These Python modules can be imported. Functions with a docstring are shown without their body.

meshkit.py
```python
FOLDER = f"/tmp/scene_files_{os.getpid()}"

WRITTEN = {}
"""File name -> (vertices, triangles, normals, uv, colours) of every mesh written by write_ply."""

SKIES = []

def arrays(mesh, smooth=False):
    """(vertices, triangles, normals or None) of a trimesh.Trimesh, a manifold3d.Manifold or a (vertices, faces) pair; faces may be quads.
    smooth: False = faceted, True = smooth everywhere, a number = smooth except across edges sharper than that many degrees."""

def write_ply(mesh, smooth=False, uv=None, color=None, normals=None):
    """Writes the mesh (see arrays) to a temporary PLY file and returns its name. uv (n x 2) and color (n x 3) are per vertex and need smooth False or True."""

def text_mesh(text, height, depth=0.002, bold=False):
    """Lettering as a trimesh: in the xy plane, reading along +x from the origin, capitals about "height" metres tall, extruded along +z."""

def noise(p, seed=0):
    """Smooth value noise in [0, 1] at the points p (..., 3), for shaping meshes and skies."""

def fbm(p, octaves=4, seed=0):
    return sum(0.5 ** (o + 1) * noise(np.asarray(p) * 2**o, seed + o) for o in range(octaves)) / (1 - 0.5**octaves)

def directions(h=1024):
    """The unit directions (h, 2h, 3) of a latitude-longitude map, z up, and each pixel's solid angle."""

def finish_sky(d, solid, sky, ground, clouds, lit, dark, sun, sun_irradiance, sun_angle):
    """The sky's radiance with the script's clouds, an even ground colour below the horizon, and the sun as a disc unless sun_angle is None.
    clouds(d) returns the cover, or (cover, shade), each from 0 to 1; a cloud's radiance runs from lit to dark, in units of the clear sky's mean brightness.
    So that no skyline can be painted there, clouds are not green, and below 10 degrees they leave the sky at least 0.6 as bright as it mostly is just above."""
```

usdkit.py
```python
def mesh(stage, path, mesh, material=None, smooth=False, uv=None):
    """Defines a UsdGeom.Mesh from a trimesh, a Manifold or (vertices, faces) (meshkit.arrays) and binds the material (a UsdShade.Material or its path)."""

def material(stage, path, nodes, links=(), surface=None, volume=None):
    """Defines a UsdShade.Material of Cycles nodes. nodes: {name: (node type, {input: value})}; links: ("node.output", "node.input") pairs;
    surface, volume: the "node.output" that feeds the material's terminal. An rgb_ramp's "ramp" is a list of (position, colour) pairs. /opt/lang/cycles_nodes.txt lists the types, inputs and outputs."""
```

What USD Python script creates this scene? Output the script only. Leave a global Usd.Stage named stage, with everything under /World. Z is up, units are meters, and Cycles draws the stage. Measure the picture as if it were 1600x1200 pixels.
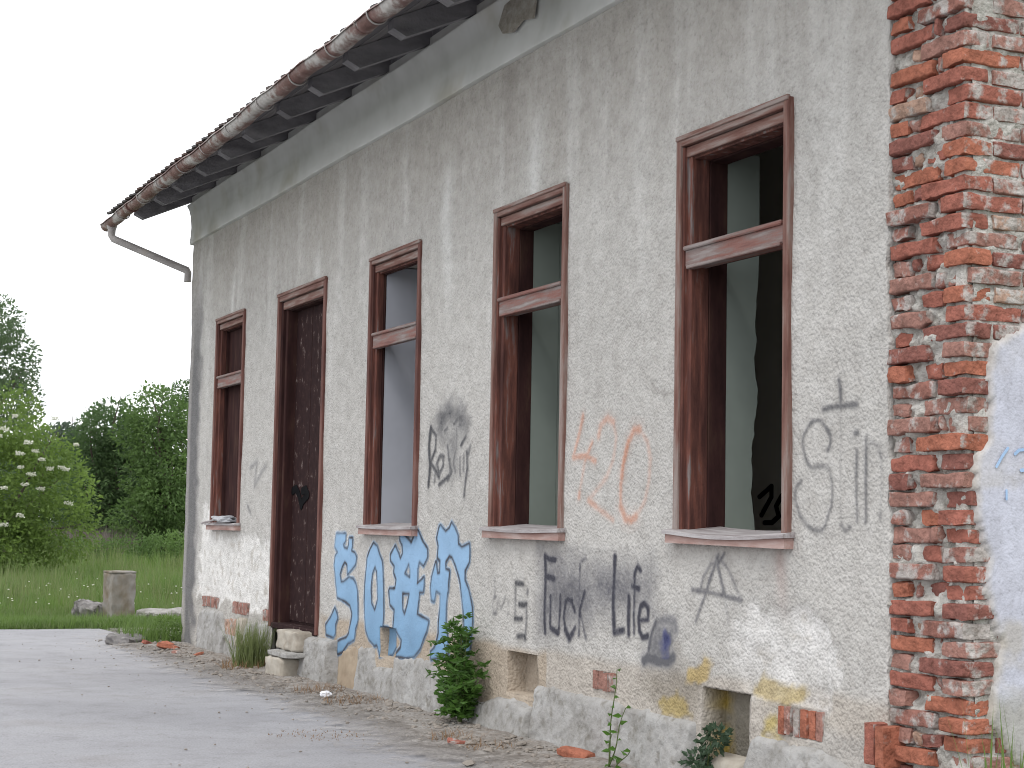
import math, random
import numpy as np, trimesh, usdkit, meshkit, shapely
from shapely.geometry import Polygon, LineString
from pxr import Usd, UsdGeom, UsdLux, UsdShade, Gf, Sdf, Vt

stage = Usd.Stage.CreateInMemory()
UsdGeom.SetStageUpAxis(stage, 'Z'); UsdGeom.SetStageMetersPerUnit(stage, 1.0)
UsdGeom.Xform.Define(stage, '/World'); UsdGeom.Scope.Define(stage, '/World/Looks')
rng = np.random.default_rng(7); random.seed(7)

# ---------------------------------------------------------------- camera, sky, sun
CAM = np.array([18.2554, -4.4937, 1.28]); YAW, PITCH, ROLL = 1.14618, 0.083662, 0.01842
fw = np.array([-math.sin(YAW)*math.cos(PITCH), math.cos(YAW)*math.cos(PITCH), math.sin(PITCH)])
rt = np.cross(fw, [0, 0, 1]); rt /= np.linalg.norm(rt); up = np.cross(rt, fw)
rt, up = math.cos(ROLL)*rt + math.sin(ROLL)*up, -math.sin(ROLL)*rt + math.cos(ROLL)*up
cam = UsdGeom.Camera.Define(stage, '/World/camera')
m4 = np.eye(4); m4[0, :3], m4[1, :3], m4[2, :3], m4[3, :3] = rt, up, -fw, CAM
cam.AddTransformOp().Set(Gf.Matrix4d(*m4.ravel().tolist()))
cam.CreateHorizontalApertureAttr(36.0); cam.CreateVerticalApertureAttr(27.0)
cam.CreateFocalLengthAttr(2726.5/1600*36.0); cam.CreateClippingRangeAttr(Gf.Vec2f(0.1, 3000))
cam.CreateExposureAttr(0.25)

SUN_EL, SUN_AZ = math.radians(56), math.radians(128)          # overcast; azimuth = atan2(x, y)
sund = np.array([math.sin(SUN_AZ)*math.cos(SUN_EL), math.cos(SUN_AZ)*math.cos(SUN_EL), math.sin(SUN_EL)])
sun = UsdLux.DistantLight.Define(stage, '/World/sun')
sun.CreateIntensityAttr(0.35); sun.CreateAngleAttr(25.0); sun.CreateColorAttr(Gf.Vec3f(1, .975, .94)); sun.GetPrim().CreateAttribute('inputs:normalize', Sdf.ValueTypeNames.Bool).Set(True)
z_ = sund; x_ = np.cross([0, 0, 1], z_); x_ /= np.linalg.norm(x_); y_ = np.cross(z_, x_)
ms = np.eye(4); ms[0, :3], ms[1, :3], ms[2, :3] = x_, y_, z_
sun.AddTransformOp().Set(Gf.Matrix4d(*ms.ravel().tolist()))
sky = UsdLux.DomeLight.Define(stage, '/World/sky')
skym = usdkit.material(stage, '/World/Looks/overcast_sky', {
    's': ('sky_texture', {'sky_type': 'single_scattering', 'sun_disc': False, 'sun_elevation': SUN_EL, 'sun_rotation': SUN_AZ}),
    'tc': ('texture_coordinate', {}), 'n': ('noise_texture', {'scale': 2.2, 'detail': 5.0}),
    'r': ('rgb_ramp', {'ramp': [(0.3, (0.88, 0.88, 0.88)), (0.7, (1, 1, 1))]}),
    'c': ('mix', {'mix_type': 'mix', 'color2': (14.6, 14.75, 15.2)}),
    'b': ('background_shader', {'strength': 0.1})},
    [('tc.generated', 'n.vector'), ('n.fac', 'r.fac'), ('s.color', 'c.color1'), ('r.color', 'c.fac'), ('c.color', 'b.color')], surface='b.background')
UsdShade.MaterialBindingAPI.Apply(sky.GetPrim()).Bind(skym)
sky.GetPrim().SetCustomDataByKey('label', 'white overcast sky above the house and trees'); sky.GetPrim().SetCustomDataByKey('category', 'sky'); sky.GetPrim().SetCustomDataByKey('kind', 'structure')

# ---------------------------------------------------------------- helpers
_used = {}
def path(parent, name):
    base = '/World' if parent is None else str(parent.GetPath())
    k = (base, name); n = _used.get(k, 0); _used[k] = n + 1
    return f'{base}/{name}' if n == 0 else f'{base}/{name}_{n:03d}'
def tag(p, label=None, cat=None, group=None, kind=None):
    p = p.GetPrim() if hasattr(p, 'GetPrim') else p
    for k, v in (('label', label), ('category', cat), ('group', group), ('kind', kind)):
        if v: p.SetCustomDataByKey(k, v)
    return p
def thing(name, label, cat, loc=(0, 0, 0), rz=0, group=None):
    x = UsdGeom.Xform.Define(stage, path(None, name)); x.AddTranslateOp().Set(Gf.Vec3d(*map(float, loc)))
    if rz: x.AddRotateZOp().Set(float(rz))
    return tag(x, label, cat, group)
def obj(name, mesh, mat, parent=None, smooth=False, colors=None, label=None):
    if isinstance(mesh, trimesh.Trimesh):                       # drop points no face uses
        u, inv = np.unique(mesh.faces, return_inverse=True)
        if len(u) < len(mesh.vertices):
            colors = {k: np.asarray(v)[u] for k, v in (colors or {}).items()}; mesh = trimesh.Trimesh(np.array(mesh.vertices)[u], inv.reshape(-1, 3), process=False)
    m = usdkit.mesh(stage, path(parent, name), mesh, mat, smooth=smooth)
    for k, v in (colors or {}).items():
        v = np.asarray(v, np.float32)
        api = UsdGeom.PrimvarsAPI(m)
        if v.ndim == 1: api.CreatePrimvar(k, Sdf.ValueTypeNames.FloatArray, 'vertex').Set(Vt.FloatArray.FromNumpy(v))
        else: api.CreatePrimvar(k, Sdf.ValueTypeNames.Color3fArray, 'vertex').Set(Vt.Vec3fArray.FromNumpy(v))
    p = m.GetPrim()
    if label: p.SetCustomDataByKey('label', label)
    return p
def struct(name, mesh, mat, label, cat, smooth=False, colors=None, kind='structure'):
    return tag(obj(name, mesh, mat, None, smooth, colors), label, cat, kind=kind)
def cat_(ms): return trimesh.util.concatenate(ms)
def bx(x0, x1, y0, y1, z0, z1, b=0.004):
    """chamfered box"""
    b = min(b, abs(x1-x0)*.3, abs(y1-y0)*.3, abs(z1-z0)*.3)
    pts = []
    for sx, ex in ((x0, b), (x1, -b)):
        for sy, ey in ((y0, b), (y1, -b)):
            for sz, ez in ((z0, b), (z1, -b)):
                pts += [(sx, sy+ey, sz+ez), (sx+ex, sy, sz+ez), (sx+ex, sy+ey, sz)]
    return trimesh.convex.convex_hull(np.array(pts))
_boxcache = None
def rough_box(size, r, amp=0.004, seed=0, n=2):
    """box with chipped, uneven faces"""
    b = trimesh.creation.box(extents=(1, 1, 1))
    for _ in range(n): b = b.subdivide()
    v = np.array(b.vertices)
    s = np.sign(v); a = np.abs(v)*2
    k = r/np.array(size)*2
    over = (a > 1-k).sum(1)                                   # round the edges
    v2 = v*np.array(size)
    inner = np.clip(v2, -np.array(size)/2+r, np.array(size)/2-r)
    d = v2-inner; L = np.linalg.norm(d, axis=1, keepdims=True)
    v2 = np.where(L > 0, inner+d/np.maximum(L, 1e-9)*r, v2)
    off = seed*3.71
    nz = np.stack([meshkit.noise(v2*14+off+i*17.3, 3+i) for i in range(3)], 1)-.5
    nz2 = np.stack([meshkit.noise(v2*45+off+i*7.3, 13+i) for i in range(3)], 1)-.5
    v2 = v2+nz*amp*2+nz2*amp
    return trimesh.Trimesh(v2, b.faces, process=False)
def at(mesh, loc, rx=0, ry=0, rz=0):
    m = mesh.copy()
    if rx: m.apply_transform(trimesh.transformations.rotation_matrix(rx, [1, 0, 0]))
    if ry: m.apply_transform(trimesh.transformations.rotation_matrix(ry, [0, 1, 0]))
    if rz: m.apply_transform(trimesh.transformations.rotation_matrix(rz, [0, 0, 1]))
    m.apply_translation(loc); return m
def tube(pts, radii, n=7):
    pts = np.asarray(pts, float); radii = np.broadcast_to(radii, len(pts)).astype(float)
    t = np.gradient(pts, axis=0); t /= np.maximum(np.linalg.norm(t, axis=1, keepdims=True), 1e-9)
    ref = np.array([0.31, 0.17, 0.93]) if abs(t[0, 2]) < .9 else np.array([1., .1, 0])
    vs = []
    for p, d, r in zip(pts, t, radii):
        a = np.cross(d, ref); a /= np.linalg.norm(a); c = np.cross(d, a)
        th = np.arange(n)/n*2*np.pi
        vs.append(p+r*(np.cos(th)[:, None]*a+np.sin(th)[:, None]*c))
    v = np.vstack(vs); f = []
    for i in range(len(pts)-1):
        for j in range(n):
            a, b2 = i*n+j, i*n+(j+1) % n
            f += [[a, b2, b2+n], [a, b2+n, a+n]]
    for base, fl in ((0, 1), ((len(pts)-1)*n, -1)):
        for j in range(1, n-1): f.append([base, base+j+1, base+j][::fl])
    return trimesh.Trimesh(v, np.array(f), process=False)
def strip_prism(prof, x0, x1, n=1, fn=None):
    """closed profile (y,z) swept along x"""
    prof = np.array(prof, float); k = len(prof); xs = np.linspace(x0, x1, n+1)
    v = np.vstack([np.column_stack([np.full(k, x), prof + (fn(x) if fn else 0)]) for x in xs]); f = []
    for i in range(n):
        for j in range(k):
            a, b2 = i*k+j, i*k+(j+1) % k
            f += [[a, a+k, b2+k], [a, b2+k, b2]]
    tri = trimesh.creation.triangulate_polygon(Polygon(prof), engine='earcut')
    tv, tf = tri
    idx = [int(np.argmin(((prof-p)**2).sum(1))) for p in tv]
    for a, b2, c in tf:
        a, b2, c = idx[a], idx[b2], idx[c]
        f += [[a, b2, c], [n*k+a, n*k+c, n*k+b2]]
    m = trimesh.Trimesh(v, np.array(f), process=False); trimesh.repair.fix_normals(m); return m

# ---------------------------------------------------------------- materials
def M(name, nodes, links, surface): return usdkit.material(stage, '/World/Looks/'+name, nodes, links, surface=surface)
def rough_mat(name, stops, scale=(6, 6, 6), nscale=1.0, detail=6, rough=.85, bump=.25, bscale=40, bdist=.01, loc=(0, 0, 0), spec=.3, ramp2=None, s2=3.0, contrast=.6):
    """noise-ramped colour with a bump; scale stretches the noise"""
    nodes = {'g': ('geometry', {}), 'm': ('mapping', {'scale': scale, 'location': loc}), 'n': ('noise_texture', {'scale': nscale, 'detail': detail, 'roughness': contrast}),
             'r': ('rgb_ramp', {'ramp': stops}), 'bn': ('noise_texture', {'scale': bscale, 'detail': 4.0, 'roughness': .6}), 'b': ('bump', {'strength': bump, 'distance': bdist}),
             'p': ('principled_bsdf', {'roughness': rough, 'specular_ior_level': spec})}
    links = [('g.position', 'm.vector'), ('m.vector', 'n.vector'), ('n.fac', 'r.fac'), ('g.position', 'bn.vector'), ('bn.fac', 'b.height'), ('b.normal', 'p.normal')]
    if ramp2:
        nodes['n2'] = ('noise_texture', {'scale': s2, 'detail': 5.0}); nodes['r2'] = ('rgb_ramp', {'ramp': ramp2}); nodes['mx'] = ('mix', {'mix_type': 'multiply', 'fac': 1.0})
        links += [('g.position', 'n2.vector'), ('n2.fac', 'r2.fac'), ('r.color', 'mx.color1'), ('r2.color', 'mx.color2'), ('mx.color', 'p.base_color')]
    else: links.append(('r.color', 'p.base_color'))
    return M(name, nodes, links, 'p.BSDF')
def plaster_mat(name, gs=1.0, bump=.9):
    return M(name, {'a': ('attribute', {'attribute': 'wallcol'}), 'g': ('geometry', {}),
        'n1': ('noise_texture', {'scale': 34.0*gs, 'detail': 2.5, 'roughness': .55}), 'n2': ('voronoi_texture', {'scale': 62.0*gs}), 'ad': ('math', {'math_type': 'multiply_add', 'value2': -.42}),
        'b': ('bump', {'strength': bump, 'distance': .018}), 'r': ('rgb_ramp', {'ramp': [(.26, (.76, .755, .75)), (.42, (.96, .96, .955)), (.75, (1.05, 1.05, 1.05))]}),
        'n3': ('noise_texture', {'scale': 9.0, 'detail': 6.0, 'roughness': .7}), 'r3': ('rgb_ramp', {'ramp': [(.3, (.82, .81, .8)), (.6, (1.03, 1.03, 1.03))]}),
        'x': ('mix', {'mix_type': 'multiply', 'fac': 1.0}), 'x2': ('mix', {'mix_type': 'multiply', 'fac': 1.0}), 'p': ('principled_bsdf', {'roughness': .95, 'specular_ior_level': .15}),
        'wn': ('noise_texture', {'scale': 2.3, 'detail': 5.0}), 'wv': ('vector_math', {'math_type': 'multiply_add', 'vector2': (.55, .55, .55)}), 'vc': ('voronoi_texture', {'feature': 'distance_to_edge', 'scale': .62}), 'cr': ('rgb_ramp', {'ramp': [(.0, (1, 1, 1)), (.0045, (.75, .75, .75)), (.009, (0, 0, 0))]}),
        'gn': ('noise_texture', {'scale': .8, 'detail': 3.0}), 'gr': ('rgb_ramp', {'ramp': [(.60, (0, 0, 0)), (.70, (.45, .45, .45))]}), 'cm': ('math', {'math_type': 'multiply'}), 'x3': ('mix', {'mix_type': 'mix', 'color2': (.17, .155, .14)})},
        [('g.position', 'wn.vector'), ('wn.color', 'wv.vector1'), ('g.position', 'wv.vector3'), ('wv.vector', 'vc.vector'), ('vc.distance', 'cr.fac'), ('g.position', 'gn.vector'), ('gn.fac', 'gr.fac'), ('cr.color', 'cm.value1'), ('gr.color', 'cm.value2'), ('cm.value', 'x3.fac'), ('x2.color', 'x3.color1'), ('g.position', 'n1.vector'), ('g.position', 'n2.vector'), ('g.position', 'n3.vector'), ('n2.distance', 'ad.value1'), ('n1.fac', 'ad.value3'), ('ad.value', 'b.height'), ('b.normal', 'p.normal'),
         ('n1.fac', 'r.fac'), ('n3.fac', 'r3.fac'), ('a.color', 'x.color1'), ('r.color', 'x.color2'), ('x.color', 'x2.color1'), ('r3.color', 'x2.color2'), ('x3.color', 'p.base_color')], 'p.BSDF')
MAT_PLASTER = plaster_mat('pebbledash_plaster', 1.0, .68)
MAT_SMOOTHPL = plaster_mat('smooth_plaster', 1.6, .18)
MAT_PAINT = M('spray_paint', {'a': ('attribute', {'attribute': 'paintcol'}), 'c': ('attribute', {'attribute': 'cover'}), 'g': ('geometry', {}),
    'n': ('noise_texture', {'scale': 52.0, 'detail': 4.0, 'roughness': .7}), 'k': ('math', {'math_type': 'multiply_add', 'value2': 1.8, 'value3': .2}), 'f0': ('math', {'math_type': 'multiply'}), 'f': ('math', {'math_type': 'minimum', 'value2': .96}),
    'b': ('bump', {'strength': .6, 'distance': .01}), 't': ('transparent_bsdf', {}), 'p': ('principled_bsdf', {'roughness': .7, 'specular_ior_level': .3}), 'x': ('mix_closure', {})},
    [('g.position', 'n.vector'), ('n.fac', 'k.value1'), ('c.fac', 'f0.value1'), ('k.value', 'f0.value2'), ('f0.value', 'f.value1'), ('n.fac', 'b.height'), ('b.normal', 'p.normal'), ('a.color', 'p.base_color'),
     ('f.value', 'x.fac'), ('t.BSDF', 'x.closure1'), ('p.BSDF', 'x.closure2')], 'x.closure')
WOODSTOPS = lambda a: [(.28, (.085, .038, .031)), (.40, (.15, .074, .06)), (.50, (.19, .115, .096)), (.60, (.24, .19, .172)), (.8, (.28, .255, .24))] if a == 0 else [(.36, (.055, .025, .022)), (.5, (.10, .043, .035)), (.585, (.15, .06, .045)), (.66, (.16, .13, .125)), (.8, (.25, .23, .22))]
MAT_CASING = rough_mat('peeling_red_brown_paint', WOODSTOPS(0), (14, 14, 1.6), 1.3, rough=.75, bump=.3, bscale=60, spec=.15)
MAT_CASING_H = rough_mat('peeling_red_brown_paint_rails', WOODSTOPS(0), (1.8, 14, 22), 1.3, rough=.75, bump=.3, bscale=60, spec=.15)
MAT_CASING_FAR = rough_mat('red_brown_paint', [(.3, (.07, .032, .03)), (.5, (.135, .061, .05)), (.66, (.18, .097, .082)), (.8, (.20, .145, .13))], (12, 12, 1.6), 1.3, rough=.75, bump=.2, bscale=60, spec=.15)
MAT_TRANSOM = rough_mat('peeling_salmon_paint', [(.3, (.12, .052, .045)), (.42, (.19, .082, .066)), (.52, (.175, .12, .108)), (.62, (.225, .19, .18)), (.8, (.31, .285, .275))], (2.0, 10, 22), 1.2, rough=.65, bump=.3, bscale=60)
MAT_SASH = rough_mat('worn_red_brown_sash', WOODSTOPS(1), (16, 16, 1.8), 1.2, rough=.75, bump=.3, bscale=60, loc=(3, 1, 7), spec=.12)
MAT_LINING = rough_mat('dark_brown_lining', [(.35, (.026, .013, .013)), (.55, (.042, .02, .019)), (.7, (.06, .034, .026)), (.82, (.12, .08, .045))], (9, 9, 2.2), 1.2, rough=.85, bump=.15, bscale=50, spec=.06)
MAT_DOOR = rough_mat('dark_brown_door', [(.3, (.020, .011, .012)), (.54, (.03, .016, .016)), (.605, (.04, .022, .02)), (.65, (.15, .12, .115))], (9, 9, 7), 1.7, rough=.85, bump=.12, bscale=50, contrast=.72, spec=.06)
MAT_SILL = rough_mat('weathered_grey_wood', [(.3, (.16, .13, .13)), (.45, (.28, .255, .255)), (.6, (.38, .36, .36)), (.8, (.46, .45, .45))], (2.5, 26, 26), 1.2, rough=.8, bump=.4, bscale=60)
MAT_APRON = rough_mat('faded_brown_sill_board', [(.3, (.26, .155, .135)), (.5, (.34, .23, .205)), (.7, (.42, .335, .31))], (3, 16, 16), 1.2, rough=.85, spec=.1)
MAT_RAFTER = rough_mat('dark_grey_old_timber', [(.3, (.125, .121, .13)), (.55, (.20, .194, .205)), (.8, (.29, .282, .285))], (8, 3, 8), 1.2, rough=.85, bump=.4, bscale=50)
MAT_SOFFIT = [rough_mat('sarking_board_%s' % n, [(.3, tuple(.6*c for c in col)), (.7, col)], (1.5, 14, 14), 1.2, rough=.9) for n, col in (('dark', (.13, .125, .135)), ('mid', (.19, .18, .185)), ('brown', (.18, .13, .115)))]
MAT_GUTTER = rough_mat('rusted_gutter', [(.40, (.12, .058, .05)), (.485, (.165, .095, .085)), (.525, (.24, .19, .175)), (.58, (.37, .35, .335)), (.8, (.43, .42, .40))], (3.0, 4, 4), 1.0, rough=.6, bump=.35, bscale=40, contrast=.66, ramp2=[(.3, (.7, .68, .66)), (.65, (1, 1, 1))], s2=22, spec=.4)
MAT_PIPE = rough_mat('grey_zinc_pipe', [(.3, (.24, .22, .21)), (.6, (.36, .34, .33)), (.8, (.42, .38, .34))], (5, 5, 5), 1, rough=.5, bump=.1)
MAT_TILE = [rough_mat('roof_tile_%s' % n, [(.3, tuple(.55*c for c in col)), (.7, col)], (5, 5, 5), 1.5, rough=.9) for n, col in (('grey', (.15, .142, .14)), ('brown', (.15, .125, .115)), ('red', (.16, .11, .095)))]
MAT_MORTAR = rough_mat('old_lime_mortar', [(.3, (.22, .205, .18)), (.43, (.35, .335, .305)), (.56, (.44, .425, .395)), (.72, (.53, .515, .485))], (11, 11, 11), 1.3, rough=.95, bump=1.0, bscale=40, bdist=.022, spec=.1, contrast=.7)
MAT_CEMENT = rough_mat('grey_cement_render', [(.28, (.20, .19, .175)), (.45, (.30, .293, .282)), (.6, (.36, .355, .347)), (.75, (.42, .416, .41))], (2.4, 2.4, 2.4), 1.4, rough=.95, bump=.8, bscale=34, bdist=.014, ramp2=[(.3, (.66, .64, .60)), (.45, (.95, .95, .94)), (.6, (1, 1, 1))], s2=17, spec=.1, contrast=.68)
MAT_LIMESTONE = rough_mat('pale_limestone', [(.3, (.25, .215, .175)), (.55, (.36, .33, .28)), (.8, (.45, .42, .375))], (5, 5, 5), 1.4, rough=.9, bump=.4, bscale=30)
MAT_CONC = rough_mat('stained_concrete', [(.32, (.13, .10, .06)), (.45, (.185, .16, .13)), (.6, (.24, .228, .215)), (.8, (.31, .305, .30))], (2.5, 2.5, 1.8), 1.3, rough=.95, bump=.5, bscale=25)
MAT_ROCK = rough_mat('grey_rock', [(.3, (.10, .095, .095)), (.55, (.2, .19, .185)), (.8, (.32, .31, .30))], (5, 5, 5), 1.4, rough=.95, bump=.7, bscale=18)
MAT_SLAB = rough_mat('pale_stone_slab', [(.3, (.17, .16, .145)), (.55, (.27, .26, .245)), (.8, (.34, .33, .315))], (5, 5, 5), 1.4, rough=.95, bump=.6, bscale=18)
MAT_INT = {n: rough_mat('interior_plaster_'+n, [(.3, tuple(.86*c for c in col)), (.7, col)], (1.5, 1.5, 1.5), 1.4, rough=.9, bump=.08, bscale=20) for n, col in (('green', (.225, .262, .235)), ('blue', (.44, .455, .505)), ('dull', (.46, .445, .39)), ('floor', (.10, .08, .06)), ('ceiling', (.40, .40, .38)), ('broken', (.30, .24, .2)))}
def brick_mat(name, c, white, k):
    """fired clay with mortar smears; faces on the gable side (+x) keep more old limewash"""
    return M(name, {'g': ('geometry', {}), 'm': ('mapping', {'scale': (7, 7, 11), 'location': (k*3.1, k*1.7, k*2.3)}), 'n': ('noise_texture', {'scale': 1.4, 'detail': 6.0, 'roughness': .65}),
        'r': ('rgb_ramp', {'ramp': [(.3, tuple(.62*q for q in c)), (.5, c), (.72, tuple(min(1, 1.28*q) for q in c))]}),
        'sx': ('separate_xyz', {}), 'gs': ('map_range', {'from_min': .55, 'from_max': .9, 'to_min': 0.0, 'to_max': .10, 'clamp': True}),
        'n2': ('noise_texture', {'scale': 11.0, 'detail': 5.0, 'roughness': .62}), 'ad': ('math', {'math_type': 'add'}), 'w': ('rgb_ramp', {'ramp': [(white, (0, 0, 0)), (white+.1, (.9, .9, .9))]}),
        'wc': ('rgb_ramp', {'ramp': [(.3, (.25, .225, .20)), (.5, (.38, .36, .34)), (.68, (.48, .465, .45))]}), 'gn': ('noise_texture', {'scale': 28.0, 'detail': 5.0, 'roughness': .7}), 'gr': ('rgb_ramp', {'ramp': [(.3, (.60, .57, .55)), (.5, (.96, .96, .96)), (.7, (1.08, 1.07, 1.06))]}), 'gx': ('mix', {'mix_type': 'multiply', 'fac': 1.0}), 'x': ('mix', {'mix_type': 'mix'}),
        'bn': ('noise_texture', {'scale': 55.0, 'detail': 4.0}), 'b': ('bump', {'strength': .8, 'distance': .014}), 'p': ('principled_bsdf', {'roughness': .92, 'specular_ior_level': .15})},
        [('g.position', 'm.vector'), ('m.vector', 'n.vector'), ('n.fac', 'r.fac'), ('g.true_normal', 'sx.vector'), ('sx.x', 'gs.value'), ('g.position', 'n2.vector'), ('n2.fac', 'ad.value1'), ('gs.result', 'ad.value2'), ('ad.value', 'w.fac'),
         ('n.fac', 'wc.fac'), ('w.color', 'x.fac'), ('r.color', 'x.color1'), ('wc.color', 'x.color2'), ('g.position', 'gn.vector'), ('gn.fac', 'gr.fac'), ('x.color', 'gx.color1'), ('gr.color', 'gx.color2'), ('gx.color', 'p.base_color'), ('g.position', 'bn.vector'), ('bn.fac', 'b.height'), ('b.normal', 'p.normal')], 'p.BSDF')
MAT_BRICK = [brick_mat('brick_orange', (.325, .122, .078), .64, 1), brick_mat('brick_red', (.285, .108, .08), .62, 2), brick_mat('brick_dark_red', (.215, .09, .073), .60, 3), brick_mat('brick_dusty_pink', (.28, .15, .122), .55, 4), brick_mat('brick_smeared', (.25, .118, .094), .47, 5), brick_mat('brick_pale', (.34, .225, .17), .52, 6)]
def leaf_mat(name, cols, trans=.35):
    return M(name, {'g': ('geometry', {}), 'r': ('rgb_ramp', {'ramp': cols}), 'n': ('noise_texture', {'scale': .9, 'detail': 3.0}), 'a': ('math', {'math_type': 'multiply_add', 'value2': .5, 'value3': 0.0}), 's': ('math', {'math_type': 'multiply_add', 'value2': .5}),
        'd': ('principled_bsdf', {'roughness': .55, 'specular_ior_level': .35}), 't': ('translucent_bsdf', {}), 'x': ('mix_closure', {'fac': trans})},
        [('g.position', 'n.vector'), ('g.random_per_island', 's.value1'), ('n.fac', 'a.value1'), ('a.value', 's.value3'), ('s.value', 'r.fac'), ('r.color', 'd.base_color'), ('r.color', 't.color'), ('d.BSDF', 'x.closure1'), ('t.BSDF', 'x.closure2')], 'x.closure')
L3 = lambda a, b, c: [(.2, a), (.5, b), (.85, c)]
MAT_LEAF = {'elder': leaf_mat('elder_leaf', L3((0.110, 0.175, 0.038), (0.20, 0.30, 0.066), (0.31, 0.40, 0.12)), .45), 'dark': leaf_mat('dark_tree_leaf', L3((0.061, 0.108, 0.041), (0.108, 0.176, 0.057), (0.169, 0.243, 0.081)), .4),
    'mid': leaf_mat('mid_tree_leaf', L3((0.081, 0.142, 0.041), (0.142, 0.230, 0.057), (0.223, 0.317, 0.088)), .42), 'tall': leaf_mat('tall_tree_leaf', L3((0.078, 0.124, 0.058), (0.130, 0.182, 0.088), (0.195, 0.254, 0.117)), .42),
    'far': leaf_mat('far_tree_leaf', L3((.07, .10, .07), (.11, .145, .10), (.14, .18, .125))), 'bright': leaf_mat('bright_sapling_leaf', L3((0.056, 0.125, 0.022), (0.119, 0.250, 0.035), (0.237, 0.413, 0.056)), .4),
    'weed': leaf_mat('weed_leaf', L3((0.110, 0.154, 0.050), (0.182, 0.242, 0.077), (0.286, 0.341, 0.143)), .35), 'bluegreen': leaf_mat('dark_weed_leaf', L3((.04, .07, .04), (.075, .12, .06), (.12, .18, .09)), .3),
    'grass': leaf_mat('meadow_grass', L3((.09, .15, .035), (.15, .235, .05), (.23, .31, .085)), .38), 'straw': leaf_mat('dry_straw', L3((.19, .115, .06), (.28, .18, .10), (.36, .26, .16)), .2),
    'dryweed': leaf_mat('dry_weed_stalks', L3((.19, .16, .145), (.28, .24, .22), (.36, .32, .29)), .25), 'petal': leaf_mat('white_blossom', L3((.6, .6, .52), (.75, .75, .68), (.85, .85, .8)), .25), 'tuft': leaf_mat('grey_green_tuft', L3((.13, .16, .06), (.19, .23, .09), (.27, .29, .14)), .3)}
MAT_BARK = rough_mat('bark', [(.3, (.05, .04, .03)), (.7, (.13, .11, .09))], (9, 9, 2), 1.5, rough=.95, bump=.6, bscale=20)
MAT_STEM = rough_mat('green_stem', [(.3, (.05, .07, .02)), (.7, (.09, .12, .04))], (9, 9, 9), 1.5)
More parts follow.
